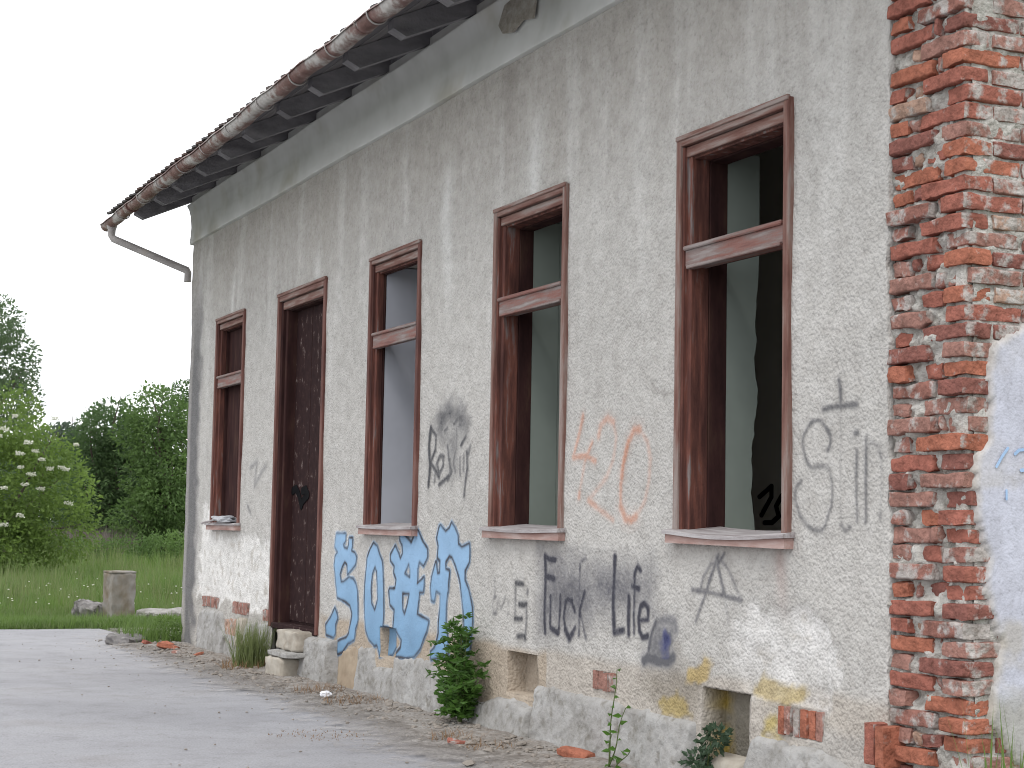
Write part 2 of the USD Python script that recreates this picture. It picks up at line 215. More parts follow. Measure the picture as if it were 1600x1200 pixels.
# spray-paint strokes, plinth stones and stains, in metres along (x) and up (z) the facade
TR = {"BLUE":[[[[4.985,1.222],[5.212,1.224],[5.207,1.178],[5.147,1.142],[5.185,1.113],[5.267,1.103],[5.299,1.144],[5.304,1.191],[5.374,1.191],[5.37,1.134],[5.347,1.093],[5.436,1.077],[5.472,1.049],[5.45,1.003],[5.272,0.923],[5.257,0.998],[5.202,1.02],[5.142,0.978],[5.084,0.912],[5.108,0.842],[5.171,0.845],[5.302,0.884],[5.399,0.876],[5.463,0.838],[5.502,0.782],[5.516,0.715],[5.525,0.699],[5.535,0.575],[5.48,0.509],[5.469,0.429],[5.332,0.392],[5.214,0.32],[5.099,0.295],[5.083,0.375],[5.295,0.421],[5.344,0.461],[5.374,0.531],[5.402,0.619],[5.344,0.685],[5.218,0.714],[5.044,0.735],[4.999,0.839],[4.982,0.927],[4.96,0.973],[4.982,1.045],[5.052,1.082],[4.965,1.127],[4.972,1.163]]],[[[4.997,0.634],[5.037,0.6],[5.058,0.566],[5.007,0.517],[5.013,0.447],[4.97,0.415],[4.791,0.427],[4.795,0.493],[4.884,0.545]]],[[[5.86,1.158],[5.935,1.137],[5.988,1.077],[6.039,1.034],[6.08,0.904],[6.096,0.795],[6.097,0.779],[6.1,0.616],[6.089,0.55],[6.215,0.546],[6.208,0.427],[6.134,0.363],[6.04,0.345],[5.962,0.422],[5.906,0.413],[5.805,0.456],[5.742,0.513],[5.702,0.606],[5.686,0.706],[5.693,0.835],[5.702,0.947],[5.719,1.049],[5.789,1.112]],[[5.896,1.003],[5.948,0.955],[5.98,0.845],[5.988,0.741],[5.987,0.747],[5.913,0.656],[5.835,0.713],[5.826,0.84],[5.835,0.94]]],[[[6.325,1.143],[6.389,1.096],[6.43,1.049],[6.487,1.098],[6.475,1.162],[6.42,1.204],[6.431,1.258],[6.516,1.221],[6.638,1.17],[6.679,1.212],[6.718,1.292],[6.779,1.24],[6.839,1.188],[6.941,1.138],[6.945,1.087],[6.877,1.033],[6.79,1.057],[6.765,0.999],[6.771,0.916],[6.758,0.879],[6.898,0.936],[6.901,0.879],[6.896,0.848],[6.818,0.845],[6.814,0.794],[6.785,0.678],[6.999,0.643],[6.968,0.58],[6.842,0.459],[6.731,0.395],[6.631,0.377],[6.377,0.369],[6.479,0.424],[6.497,0.489],[6.396,0.546],[6.318,0.558],[6.339,0.698],[6.245,0.731],[6.223,0.822],[6.23,0.833],[6.345,0.837],[6.363,0.913],[6.306,0.965],[6.318,1.008],[6.238,1.05],[6.236,1.082]],[[6.602,1.042],[6.635,0.996],[6.639,0.922],[6.504,0.955]],[[6.482,0.827],[6.631,0.828],[6.593,0.737],[6.539,0.655],[6.491,0.7]]],[[[7.18,1.299],[7.277,1.255],[7.355,1.28],[7.392,1.316],[7.446,1.286],[7.5,1.237],[7.504,1.177],[7.569,1.154],[7.694,1.18],[7.703,1.122],[7.699,1.073],[7.627,1.013],[7.631,0.945],[7.696,0.889],[7.744,0.813],[7.764,0.777],[7.769,0.69],[7.75,0.583],[7.73,0.486],[7.643,0.48],[7.578,0.519],[7.626,0.561],[7.64,0.649],[7.629,0.746],[7.599,0.832],[7.568,0.928],[7.527,0.986],[7.472,1.048],[7.404,1.101],[7.351,1.11],[7.287,1.064],[7.291,1.004],[7.364,0.996],[7.349,0.92],[7.345,0.865],[7.339,0.861],[7.317,0.78],[7.322,0.681],[7.34,0.602],[7.359,0.494],[7.361,0.46],[7.231,0.426],[7.069,0.399],[7.067,0.434],[7.133,0.469],[7.195,0.574],[7.191,0.649],[7.218,0.751],[7.213,0.846],[7.206,0.85],[7.124,0.867],[7.101,0.795],[7.059,0.798],[7.04,0.884],[7.05,0.946],[7.113,1.049],[7.145,0.969],[7.199,0.976],[7.193,1.067],[7.138,1.091],[7.147,1.167],[7.117,1.217],[7.154,1.284]]]],
"FL":[[0.03,0.95,[[8.842,1.134],[8.859,1.014],[8.865,0.863],[8.872,0.683]]],[0.03,0.9,[[8.842,1.129],[8.925,1.111],[8.994,1.113]]],[0.035,0.95,[[8.859,1.014],[8.981,1.003]]],[0.024,0.75,[[8.939,0.901],[8.946,0.717]]],[0.03,0.95,[[8.946,0.717],[9.055,0.692]]],[0.024,0.75,[[9.066,0.705],[9.076,0.907]]],[0.024,0.75,[[9.267,0.825],[9.227,0.879]]],[0.03,0.95,[[9.227,0.884],[9.177,0.892],[9.144,0.876]]],[0.025,0.8,[[9.144,0.876],[9.125,0.787],[9.156,0.715]]],[0.035,0.95,[[9.156,0.715],[9.202,0.669],[9.244,0.701]]],[0.022,0.7,[[9.244,0.701],[9.276,0.736]]],[0.022,0.5,[[9.314,1.095],[9.327,0.697]]],[0.022,0.8,[[9.386,0.943],[9.329,0.836],[9.331,0.8]]],[0.02,0.45,[[9.344,0.812],[9.415,0.685]]],[0.02,0.4,[[9.314,1.107],[9.387,1.132]]],[0.032,0.9,[[9.736,1.146],[9.737,0.89],[9.754,0.738]]],[0.03,0.7,[[9.754,0.738],[9.858,0.753]]],[0.03,0.85,[[9.908,0.938],[9.919,0.739]]],[0.025,0.75,[[10.03,1.079],[9.999,1.103],[9.97,1.071],[9.97,0.997]]],[0.02,0.65,[[9.972,0.997],[9.979,0.743]]],[0.03,0.9,[[9.942,0.994],[10.02,0.985]]],[0.022,0.75,[[10.036,0.817],[10.129,0.825],[10.128,0.886]]],[0.026,0.9,[[10.128,0.886],[10.093,0.909],[10.046,0.893],[10.03,0.836]]],[0.025,0.85,[[10.03,0.836],[10.038,0.763],[10.074,0.729],[10.132,0.741]]]],
"FLhaze":[[8.789,1.141],[9.252,1.117],[9.294,1.1],[10.143,1.108],[10.149,0.87],[9.952,0.843],[9.501,0.856],[9.464,0.783],[8.807,0.691]],
"CONE":[[10.21,0.818],[10.311,0.834],[10.4,0.834],[10.417,0.786],[10.369,0.729],[10.393,0.649],[10.338,0.612],[10.077,0.581],[10.076,0.62],[10.133,0.669],[10.177,0.766]],
"CONEd":[[10.312,0.785],[10.353,0.711],[10.348,0.673],[10.293,0.664],[10.275,0.717]],
"CONEs":[[0.025,0.8,[[10.21,0.818],[10.177,0.766],[10.145,0.67]]],[0.05,0.85,[[10.088,0.61],[10.134,0.63],[10.226,0.62],[10.338,0.621],[10.382,0.648]]],[0.05,0.4,[[10.221,0.818],[10.311,0.832],[10.394,0.831],[10.412,0.791]]]],
"BYG":[[0.018,0.22,[[8.123,0.975],[8.121,0.862],[8.091,0.807],[8.126,0.756],[8.171,0.79],[8.169,0.832]]],[0.02,0.4,[[8.115,0.859],[8.141,0.86]]],[0.02,0.4,[[8.113,0.755],[8.153,0.76]]],[0.02,0.3,[[8.285,0.869],[8.249,0.815],[8.224,0.792]]],[0.016,0.2,[[8.181,0.854],[8.223,0.798]]],[0.02,0.25,[[8.332,0.84],[8.328,0.826]]],[0.02,0.25,[[8.331,0.771],[8.326,0.758]]],[0.026,0.7,[[8.547,0.955],[8.498,0.956],[8.435,0.959]]],[0.024,0.35,[[8.431,0.959],[8.433,0.844],[8.438,0.745]]],[0.028,0.75,[[8.438,0.743],[8.538,0.745]]],[0.03,0.75,[[8.49,0.831],[8.602,0.835]]],[0.024,0.4,[[8.602,0.831],[8.605,0.749],[8.597,0.651]]],[0.026,0.65,[[8.592,0.628],[8.585,0.645],[8.48,0.636]]],[0.03,0.4,[[8.611,0.919],[8.611,0.901]]]],
"AN":[[0.028,0.7,[[10.819,1.177],[10.785,1.121],[10.715,1.008]]],[0.024,0.55,[[10.715,1.008],[10.618,0.842]]],[0.028,0.7,[[10.811,1.131],[10.884,0.988]]],[0.02,0.2,[[10.884,0.988],[10.929,0.855]]],[0.026,0.65,[[10.578,0.999],[10.716,0.995],[11.038,0.967]]],[0.022,0.5,[[10.643,0.987],[10.678,1.063],[10.749,1.129],[10.837,1.154],[10.908,1.115]]],[0.022,0.4,[[10.908,1.115],[10.978,1.036],[11.029,0.971]]],[0.026,0.7,[[10.82,1.136],[10.872,1.187]]],[0.03,0.5,[[10.802,1.167],[10.821,1.113]]]],
"N420":[[0.03,0.5,[[9.318,1.942],[9.251,1.797],[9.211,1.708]]],[0.028,0.55,[[9.211,1.708],[9.369,1.713],[9.481,1.677]]],[0.028,0.5,[[9.436,1.783],[9.369,1.69]]],[0.026,0.22,[[9.362,1.69],[9.33,1.589],[9.291,1.481]]],[0.03,0.5,[[9.297,1.5],[9.291,1.474]]],[0.034,0.42,[[9.512,1.818],[9.53,1.874],[9.611,1.915],[9.692,1.886]]],[0.03,0.2,[[9.692,1.886],[9.728,1.803],[9.698,1.681],[9.621,1.583],[9.432,1.473]]],[0.03,0.45,[[9.405,1.46],[9.503,1.422]]],[0.028,0.3,[[9.503,1.422],[9.708,1.347]]],[0.04,0.6,[[10.004,1.834],[9.941,1.837],[9.878,1.779]]],[0.034,0.75,[[9.878,1.779],[9.817,1.653],[9.8,1.579]]],[0.03,0.5,[[9.8,1.579],[9.788,1.531],[9.791,1.421]]],[0.04,0.65,[[9.791,1.421],[9.851,1.356],[9.916,1.345],[9.966,1.366]]],[0.03,0.22,[[9.966,1.366],[10.063,1.449],[10.104,1.55],[10.126,1.668],[10.093,1.764],[10.004,1.834]]]],
"STIN":[[0.022,0.75,[[11.747,1.664],[11.769,1.693],[11.763,1.731],[11.729,1.765]]],[0.02,0.65,[[11.729,1.765],[11.695,1.796],[11.661,1.801],[11.621,1.796],[11.587,1.775],[11.552,1.74],[11.541,1.708]]],[0.02,0.55,[[11.541,1.708],[11.553,1.661],[11.565,1.635],[11.594,1.601],[11.623,1.587],[11.68,1.592],[11.725,1.594]]],[0.02,0.5,[[11.725,1.594],[11.764,1.565],[11.781,1.526],[11.786,1.468],[11.776,1.417],[11.737,1.341]]],[0.022,0.6,[[11.732,1.328],[11.71,1.309],[11.676,1.305],[11.625,1.311],[11.567,1.34]]],[0.02,0.5,[[11.567,1.34],[11.526,1.373],[11.497,1.419],[11.482,1.465],[11.496,1.505],[11.537,1.53]]],[0.026,0.75,[[11.828,1.972],[11.842,1.926],[11.845,1.849]]],[0.016,0.15,[[11.845,1.849],[11.847,1.436],[11.852,1.335]]],[0.024,0.5,[[11.852,1.329],[11.88,1.304],[11.917,1.323]]],[0.026,0.75,[[11.706,1.847],[11.768,1.853],[11.973,1.857]]],[0.02,0.6,[[11.969,1.654],[11.969,1.497],[11.97,1.348]]],[0.026,0.7,[[11.958,1.729],[11.974,1.729]]],[0.022,0.65,[[12.035,1.707],[12.039,1.558],[12.035,1.345]]],[0.018,0.4,[[12.047,1.67],[12.088,1.687],[12.129,1.661],[12.145,1.617]]],[0.016,0.2,[[12.145,1.617],[12.145,1.495],[12.14,1.361]]],[0.022,0.4,[[12.14,1.382],[12.14,1.358]]]],
"RX":[[0.035,0.8,[[6.948,1.985],[6.921,1.842],[6.955,1.734],[6.937,1.581]]],[0.03,0.6,[[6.949,1.982],[7.051,1.924],[7.048,1.824],[6.963,1.741],[7.129,1.637]]],[0.03,0.55,[[7.209,1.773],[7.138,1.782],[7.08,1.731],[7.128,1.657],[7.203,1.714],[7.191,1.774]]],[0.03,0.6,[[7.132,1.584],[7.319,1.64]]],[0.03,0.5,[[7.273,1.849],[7.304,1.764],[7.369,1.665],[7.304,1.614]]],[0.03,0.4,[[7.428,1.811],[7.4,1.722],[7.436,1.669]]],[0.03,0.55,[[7.636,1.792],[7.649,1.69],[7.61,1.507]]],[0.03,0.6,[[7.606,1.894],[7.527,1.84]]],[0.03,0.4,[[7.69,1.828],[7.661,1.778]]],[0.03,0.35,[[7.515,1.757],[7.529,1.642]]],[0.03,0.35,[[7.58,1.762],[7.585,1.666]]],[0.028,0.4,[[7.33,1.75],[7.337,1.633]]],[0.03,0.5,[[7.385,1.988],[7.45,2.023]]],[0.03,0.45,[[7.216,1.95],[7.267,1.967]]],[0.03,0.35,[[7.437,1.953],[7.444,1.824]]],[0.03,0.35,[[7.055,1.705],[7.043,1.606]]]],
"RXhaze":[[[7.093,1.955],[7.054,2.017],[7.139,2.079],[7.326,2.128],[7.514,2.085],[7.634,1.989],[7.588,1.914],[7.455,1.939],[7.401,2.0],[7.281,2.019],[7.196,1.99],[7.202,1.885]],[[7.164,1.946],[7.437,1.953],[7.468,1.694],[7.369,1.658],[7.275,1.83],[7.185,1.886]]],
"SCR":[[0.05,0.22,[[2.454,1.821],[2.661,1.863],[2.601,1.64],[2.836,1.782],[2.934,1.82]]],[0.04,0.3,[[2.407,1.465],[2.5,1.405]]]],
"ST1":[[0.791,0.376],[0.941,0.448],[1.671,0.452],[1.841,0.248],[1.746,0.075],[0.831,0.075]],
"ST2":[[2.242,0.428],[2.486,0.433],[2.464,0.147],[2.209,0.137]],
"ST3":[[2.474,0.389],[3.23,0.431],[3.181,0.189],[2.481,0.141]],
"CH":[[4.486,0.383],[5.074,0.395],[5.1,0.073],[4.409,0.066]],
"BEI":[[5.08,0.32],[5.583,0.391],[5.555,0.045],[5.101,0.06]],
"ST4":[[5.602,0.383],[5.912,0.404],[5.987,0.263],[6.343,0.29],[6.355,0.106],[5.537,0.047]],
"ST5":[[6.358,0.363],[7.037,0.385],[7.134,-0.011],[6.356,0.092]],
"ST6":[[7.879,0.168],[8.192,0.235],[8.721,0.238],[8.728,0.05],[7.919,0.021]],
"ST7":[[8.744,0.364],[9.477,0.373],[10.21,0.353],[10.628,0.356],[10.562,0.19],[10.484,0.101],[9.866,0.021],[8.758,0.007]],
"ST8":[[11.121,0.258],[11.146,0.331],[11.207,0.352],[11.359,0.341],[11.727,0.345],[11.848,0.329],[11.848,0.244],[11.122,0.147]],
"ST9":[[10.709,0.13],[10.794,0.204],[10.96,0.22],[11.086,0.212],[11.105,0.144],[10.71,0.092]],
"WH1":[[10.937,0.891],[11.292,0.952],[11.524,0.972],[11.687,0.913],[11.716,0.857],[11.817,0.725],[11.803,0.627],[11.747,0.524],[11.527,0.527],[11.482,0.565],[11.28,0.512],[11.135,0.533],[10.949,0.641]],
"WH2":[[0.739,1.603],[1.462,1.188],[2.59,1.17],[3.109,1.119],[3.174,0.498],[1.177,0.553],[0.617,0.562]],
"ORA":[[10.083,0.534],[10.407,0.636],[10.686,0.639],[10.688,0.501],[10.618,0.357],[10.237,0.384]],
"YE":[[10.521,0.617],[10.704,0.631],[10.669,0.546],[10.522,0.533]],
"YE2":[[10.237,0.403],[10.411,0.42],[10.6,0.373],[10.297,0.361]],
"YE3":[[11.199,0.608],[11.542,0.57],[11.512,0.526],[11.281,0.503],[11.151,0.552]],
"YE4":[[11.233,0.439],[11.359,0.494],[11.376,0.352],[11.235,0.344]]}

# ================================================================ the ground
def ground_z(x, y):
    """flat road, a low mound of debris along the foot of the wall"""
    x, y = np.asarray(x, float), np.asarray(y, float)
    t = np.clip((y+1.05)/1.0, 0, 1); edge = np.clip((x+.9)/.8, 0, 1)
    return .05*t*t*(3-2*t)*edge
def sheet(xs, ys, zf):
    X, Y = np.meshgrid(xs, ys, indexing='ij'); Z = zf(X, Y)
    n, m = X.shape; I = np.arange(n*m).reshape(n, m)
    f = np.concatenate([np.stack([I[:-1, :-1], I[1:, :-1], I[1:, 1:]], -1).reshape(-1, 3), np.stack([I[:-1, :-1], I[1:, 1:], I[:-1, 1:]], -1).reshape(-1, 3)])
    return trimesh.Trimesh(np.column_stack([X.ravel(), Y.ravel(), Z.ravel()]), f, process=False)
MAT_GROUND = rough_mat('meadow_soil', [(.3, (.05, .065, .02)), (.55, (.075, .105, .03)), (.8, (.10, .13, .045))], (1, 1, 1), .8, rough=.95, bump=.6, bscale=12)
MAT_ROAD = M('worn_pale_asphalt', {'g': ('geometry', {}), 'n': ('noise_texture', {'scale': .55, 'detail': 6.0, 'roughness': .6}), 'r': ('rgb_ramp', {'ramp': [(.3, (.235, .235, .248)), (.5, (.28, .28, .294)), (.72, (.325, .325, .338))]}),
    'n2': ('noise_texture', {'scale': 75.0, 'detail': 3.0, 'roughness': .7}), 'r2': ('rgb_ramp', {'ramp': [(.28, (.55, .55, .56)), (.42, (.92, .92, .92)), (.6, (1.02, 1.02, 1.02)), (.76, (1.25, 1.25, 1.24))]}),
    'n3': ('noise_texture', {'scale': 3.3, 'detail': 8.0, 'roughness': .75}), 'r3': ('rgb_ramp', {'ramp': [(.3, (.80, .79, .78)), (.5, (1, 1, 1)), (.7, (1.04, 1.04, 1.04))]}),
    'vo': ('voronoi_texture', {'scale': 9.0}), 'rv': ('rgb_ramp', {'ramp': [(.055, (.55, .53, .5)), (.09, (1, 1, 1))]}),
    'mp': ('mapping', {'scale': (1, 1, 0.0)}), 'wp': ('noise_texture', {'scale': 1.1, 'detail': 5.0}), 'rw': ('rgb_ramp', {'ramp': [(.56, (1, 1, 1)), (.68, (.88, .865, .85))]}),
    'x': ('mix', {'mix_type': 'multiply', 'fac': 1.0}), 'x2': ('mix', {'mix_type': 'multiply', 'fac': 1.0}), 'x3': ('mix', {'mix_type': 'multiply', 'fac': .8}), 'x4': ('mix', {'mix_type': 'multiply', 'fac': 1.0}),
    'b': ('bump', {'strength': .5, 'distance': .006}), 'p': ('principled_bsdf', {'roughness': .9, 'specular_ior_level': .25})},
    [('g.position', 'n.vector'), ('g.position', 'n2.vector'), ('g.position', 'n3.vector'), ('g.position', 'vo.vector'), ('g.position', 'mp.vector'), ('mp.vector', 'wp.vector'), ('n.fac', 'r.fac'), ('n2.fac', 'r2.fac'), ('n3.fac', 'r3.fac'), ('vo.distance', 'rv.fac'), ('wp.fac', 'rw.fac'),
     ('r.color', 'x.color1'), ('r2.color', 'x.color2'), ('x.color', 'x2.color1'), ('r3.color', 'x2.color2'), ('x2.color', 'x3.color1'), ('rv.color', 'x3.color2'), ('x3.color', 'x4.color1'), ('rw.color', 'x4.color2'), ('x4.color', 'p.base_color'), ('n2.fac', 'b.height'), ('b.normal', 'p.normal')], 'p.BSDF')
MAT_DIRT = M('dusty_debris_soil', {'g': ('geometry', {}), 'n': ('noise_texture', {'scale': 6.0, 'detail': 7.0, 'roughness': .72}), 'r': ('rgb_ramp', {'ramp': [(.3, (.17, .145, .125)), (.48, (.245, .225, .205)), (.7, (.32, .305, .29))]}),
    'n2': ('noise_texture', {'scale': 34.0, 'detail': 5.0, 'roughness': .7}), 'r2': ('rgb_ramp', {'ramp': [(.32, (.58, .55, .52)), (.5, (1, 1, 1)), (.68, (1.25, 1.25, 1.25))]}), 'x': ('mix', {'mix_type': 'multiply', 'fac': 1.0}),
    'c': ('attribute', {'attribute': 'cover'}), 'k': ('math', {'math_type': 'multiply_add', 'value2': 2.4, 'value3': -1.2}), 'ad': ('math', {'math_type': 'add', 'use_clamp': True}),
    'b': ('bump', {'strength': .9, 'distance': .02}), 'p': ('principled_bsdf', {'roughness': .95, 'specular_ior_level': .15}), 't': ('transparent_bsdf', {}), 'mx': ('mix_closure', {})},
    [('g.position', 'n.vector'), ('g.position', 'n2.vector'), ('n.fac', 'r.fac'), ('n2.fac', 'r2.fac'), ('r.color', 'x.color1'), ('r2.color', 'x.color2'), ('x.color', 'p.base_color'), ('n2.fac', 'b.height'), ('b.normal', 'p.normal'),
     ('n.fac', 'k.value1'), ('k.value', 'ad.value1'), ('c.fac', 'ad.value2'), ('ad.value', 'mx.fac'), ('t.BSDF', 'mx.closure1'), ('p.BSDF', 'mx.closure2')], 'mx.closure')
struct('ground', sheet(np.concatenate([[-600, -300, -120], np.arange(-80, 41, 4.), [120, 300, 600]]), np.concatenate([[-600, -300, -120], np.arange(-80, 81, 4.), [300, 600]]),
    lambda X, Y: np.where((X < -60), .0, 0.) - .06 + 0*X), MAT_GROUND, 'flat green meadow ground stretching to the horizon', 'ground')
# road: its far edge is ragged grass at x = -3.4
def road():
    xs = np.concatenate([np.arange(-4.2, 14, .12), [16, 20, 30]]); ys = np.concatenate([[-40, -20, -12], np.arange(-8, -.2, .15), [-.2]])
    m = sheet(xs, ys, lambda X, Y: .0*X+(meshkit.noise(np.stack([X*.8, Y*.8, 0*X], -1), 5)-.5)*.012)
    v = np.array(m.vertices)
    near = v[:, 0] < -3.0
    lim = -3.35 + .25*(meshkit.fbm(np.stack([v[:, 1]*1.3, 0*v[:, 1], 0*v[:, 1]+3], -1), 3, 2)-.5)*2
    v[near, 0] = np.maximum(v[near, 0], lim[near]); return trimesh.Trimesh(v, m.faces, process=False)
struct('road', road(), MAT_ROAD, 'pale worn asphalt yard in front of the derelict house', 'road', smooth=True)
def apron():
    xs = np.arange(-3.35, 14.2, .08); t = np.linspace(0, 1, 16)
    X, T = np.meshgrid(xs, t, indexing='ij')
    wob = meshkit.fbm(np.stack([X*1.1, 0*X, 0*X+1], -1), 4, 4)-.5
    front = -.95 - .25*wob*2 - .12*np.exp(-((X-10)/3)**2) + np.where(X < -.3, (X+.3)*-.22, 0)
    Y = front+(np.where(X < -.1, 1.0, .06)-front)*T
    Z = ground_z(X, Y)*np.clip(T*3, 0, 1)+.004+(meshkit.fbm(np.stack([X*4, Y*4, 0*X], -1), 3, 8)-.4)*.035*np.clip(T*4, 0, 1)
    n, m = X.shape; I = np.arange(n*m).reshape(n, m)
    f = np.concatenate([np.stack([I[:-1, :-1], I[1:, :-1], I[1:, 1:]], -1).reshape(-1, 3), np.stack([I[:-1, :-1], I[1:, 1:], I[:-1, 1:]], -1).reshape(-1, 3)])
    return trimesh.Trimesh(np.column_stack([X.ravel(), Y.ravel(), Z.ravel()]), f, process=False), np.clip(T*1.9-.15, 0, 1.4).ravel()
am_, ac_ = apron()
struct('dirt_strip', am_, MAT_DIRT, 'strip of dusty soil and crumbled plaster along the foot of the wall', 'soil', smooth=True, colors={'cover': ac_})

# ================================================================ the house
house = thing('derelict_house', 'long derelict one-storey house with rough plaster, graffiti and empty windows', 'house')
WX = [(1.10, 2.14), (5.66, 6.73), (8.03, 9.09), (10.40, 11.455)]; ZS, ZT = 1.235, 3.335
DX0, DX1, DZ0 = 3.24, 4.60, .42
QX, CX = 12.205, 12.70                                        # quoin from QX to the corner CX
niches = [(6.04, 6.38, .34, .556, .07), (8.345, 8.755, .29, .54, .12), (10.685, 11.118, .10, .52, .13)]   # x0 x1 z0 z1 depth
soldier = [(.86, 1.45, .465, .572, 7, .35), (1.985, 2.525, .452, .566, 6, .35), (3.02, 3.235, .435, .54, 3, .3), (9.49, 9.765, .408, .515, 4, .5), (11.362, 11.735, .37, .505, 6, .1)]
def hfield(x, z):
    """how far the plaster stands proud of the wall plane (metres)"""
    P = np.stack([x, 0*x, z], -1)
    h = (meshkit.fbm(P*1.3, 2, 1)-.5)*.022+(meshkit.fbm(P*6, 2, 5)-.5)*.008
    h = h+.012*np.clip((z-3.9)/.5, 0, 1)*0
    wl = np.maximum(mask('WH1', x, z, .05), mask('WH2', x, z, .06))
    h = h-wl*(.010+.016*(meshkit.fbm(P*9, 3, 9)-.4))
    low = np.clip((.62-z)/.25, 0, 1)
    h = h+low*((meshkit.fbm(P*5, 3, 12)-.5)*.03)
    for x0, x1, z0, z1, d in niches:
        h = np.where((x > x0) & (x < x1) & (z > z0) & (z < z1), -d+(meshkit.fbm(P*6, 2, 6)-.5)*.012, h)
    for x0, x1, z0, z1, n, w in soldier:
        h = np.where((x > x0) & (x < x1) & (z > z0) & (z < z1), -.014+(meshkit.fbm(P*16, 2, 6)-.5)*.008, h)
    return h
_polys = {}
def mask(name, x, z, soft):
    """1 inside the named outline, falling to 0 over a ragged edge"""
    pg = _polys.setdefault(name, Polygon(TR[name]).buffer(0)); shapely.prepare(pg)
    x, z = np.asarray(x, float), np.asarray(z, float); x0, z0, x1, z1 = pg.bounds
    out = np.zeros(x.shape); near = (x > x0-.3) & (x < x1+.3) & (z > z0-.3) & (z < z1+.3)
    if not near.any(): return out
    P = np.stack([x[near], 0*x[near], z[near]], -1)
    pts = shapely.points(x[near], z[near]); d = shapely.distance(pg.boundary, pts)*np.where(shapely.contains_xy(pg, x[near], z[near]), 1, -1)
    d = d+(meshkit.fbm(P*7, 4, 21)-.5)*.22
    out[near] = np.clip(d/soft+.5, 0, 1); return out
def mixc(c, col, k): return c*(1-k[..., None])+np.array(col)*k[..., None]
def wall_colour(x, z):
    P = np.stack([x, 0*x, z], -1); S = np.stack([x*5.5, 0*x, z*.55], -1)
    c = np.broadcast_to(np.array([.445, .432, .412]), x.shape+(3,)).copy()
    big = meshkit.fbm(P*.9, 4, 31); st = meshkit.fbm(S, 4, 33); st2 = meshkit.fbm(np.stack([x*2.2, 0*x, z*.3], -1), 3, 35)
    c = c*(.90+.2*big)[..., None]
    top = np.clip((z-3.05)/1.1, 0, 1)
    drip = np.clip((st-.46)*3, 0, 1)*np.clip((big-.3)*3, 0, 1)*np.clip((z-2.3)/1.7, 0, 1)
    c = mixc(c, (.335, .315, .285), np.clip(top*.66*(.45+.7*big+.4*st2)+drip*.26, 0, .85))
    c = mixc(c, (.56, .552, .535), np.clip((.43-st)*5, 0, 1)*.42*np.clip((z-1.6)/1.2, 0, 1))      # washed pale runs
    for xc, w, zt in ((1.65, .06, 3.9), (4.35, .10, 3.7), (7.2, .09, 3.9), (8.62, .10, 3.95)):
        k = np.exp(-((x-xc-.04*np.sin(z*5))/w)**2)*np.clip((zt-z)/.3, 0, 1)*np.clip((z-2.6)/.6, 0, 1); c = mixc(c, (.60, .60, .585), k*.65)
    c = mixc(c, (.22, .20, .18), np.exp(-((x-8.2)/.13)**2)*np.clip((z-3.4)/.8, 0, 1)*.5)
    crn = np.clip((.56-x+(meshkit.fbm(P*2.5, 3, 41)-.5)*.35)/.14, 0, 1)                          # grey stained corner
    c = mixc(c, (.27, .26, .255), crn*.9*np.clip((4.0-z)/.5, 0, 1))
    be = np.clip((.60+(.10*(meshkit.fbm(P*2, 3, 43)-.5))-z)/.05, 0, 1)                            # old ochre base
    c = mixc(c, (.36, .295, .225), be*.85*np.clip((x-4.5)/.3, 0, 1)*np.where(x < 8.9, 1, .45)); c = mixc(c, (.38, .36, .33), be*.6*np.clip((4.6-x)/.3, 0, 1))
    rb = np.clip((.46-z+.1*(meshkit.fbm(P*4, 3, 44)-.5))/.06, 0, 1); c = mixc(c, (.36, .35, .335), rb*.6*np.clip((x-11.5)/.2, 0, 1))
    w2 = mask('WH2', x, z, .05); w1 = mask('WH1', x, z, .045)
    c = mixc(c, (.66, .65, .63), np.clip(w2*(.95+.5*(meshkit.fbm(P*5, 3, 51)-.5)), 0, 1)); c = mixc(c, (.60, .59, .577), np.clip(w1*(.62+1.3*(meshkit.fbm(P*5, 4, 53)-.5)), 0, 1))
    cr = np.clip((meshkit.fbm(P*11, 4, 54)-.60)*9, 0, 1)*np.maximum(w1, w2); c = mixc(c, (.40, .37, .33), cr*.6)
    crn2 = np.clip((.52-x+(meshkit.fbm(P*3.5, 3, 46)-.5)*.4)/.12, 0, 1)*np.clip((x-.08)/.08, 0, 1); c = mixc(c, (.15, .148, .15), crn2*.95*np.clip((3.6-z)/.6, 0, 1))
    c = mixc(c, (.24, .215, .18), mask('ORA', x, z, .12)*.75)
    for n, col in (('YE', (.42, .31, .12)), ('YE2', (.36, .275, .10)), ('YE3', (.40, .31, .13)), ('YE4', (.36, .28, .07))):
        c = mixc(c, col, mask(n, x, z, .035)*.75)
    n3 = (x > 10.685) & (x < 11.118) & (z > .1) & (z < .52)
    c = np.where(n3[..., None], mixc(np.broadcast_to(np.array([.22, .20, .165]), c.shape), (.34, .25, .06), np.clip((np.abs(x-10.9)-.10)*9, 0, 1)*np.clip((meshkit.fbm(P*8, 3, 57)-.3)*4, 0, 1)), c)
    c = mixc(c, (.27, .13, .10), np.exp(-((x-11.38-.02*np.sin(z*9))/.05)**2)*np.clip((1.24-z)/.05, 0, 1)*np.clip((z-.85)/.3, 0, 1)*.35)   # rust run under the near sill
    for x0, x1 in WX:
        k = (np.abs(x-(x0+x1)/2) < (x1-x0)/2+.05)*np.clip((1.24-z)/.02, 0, 1)*np.clip((z-.95)/.25, 0, 1); c = mixc(c, (.36, .335, .31), k*.28*np.clip((st-.35)*4, 0, 1))
    c = c*(.93+.14*meshkit.fbm(P*14, 3, 61))[..., None]
    return np.clip(c, 0, .8)
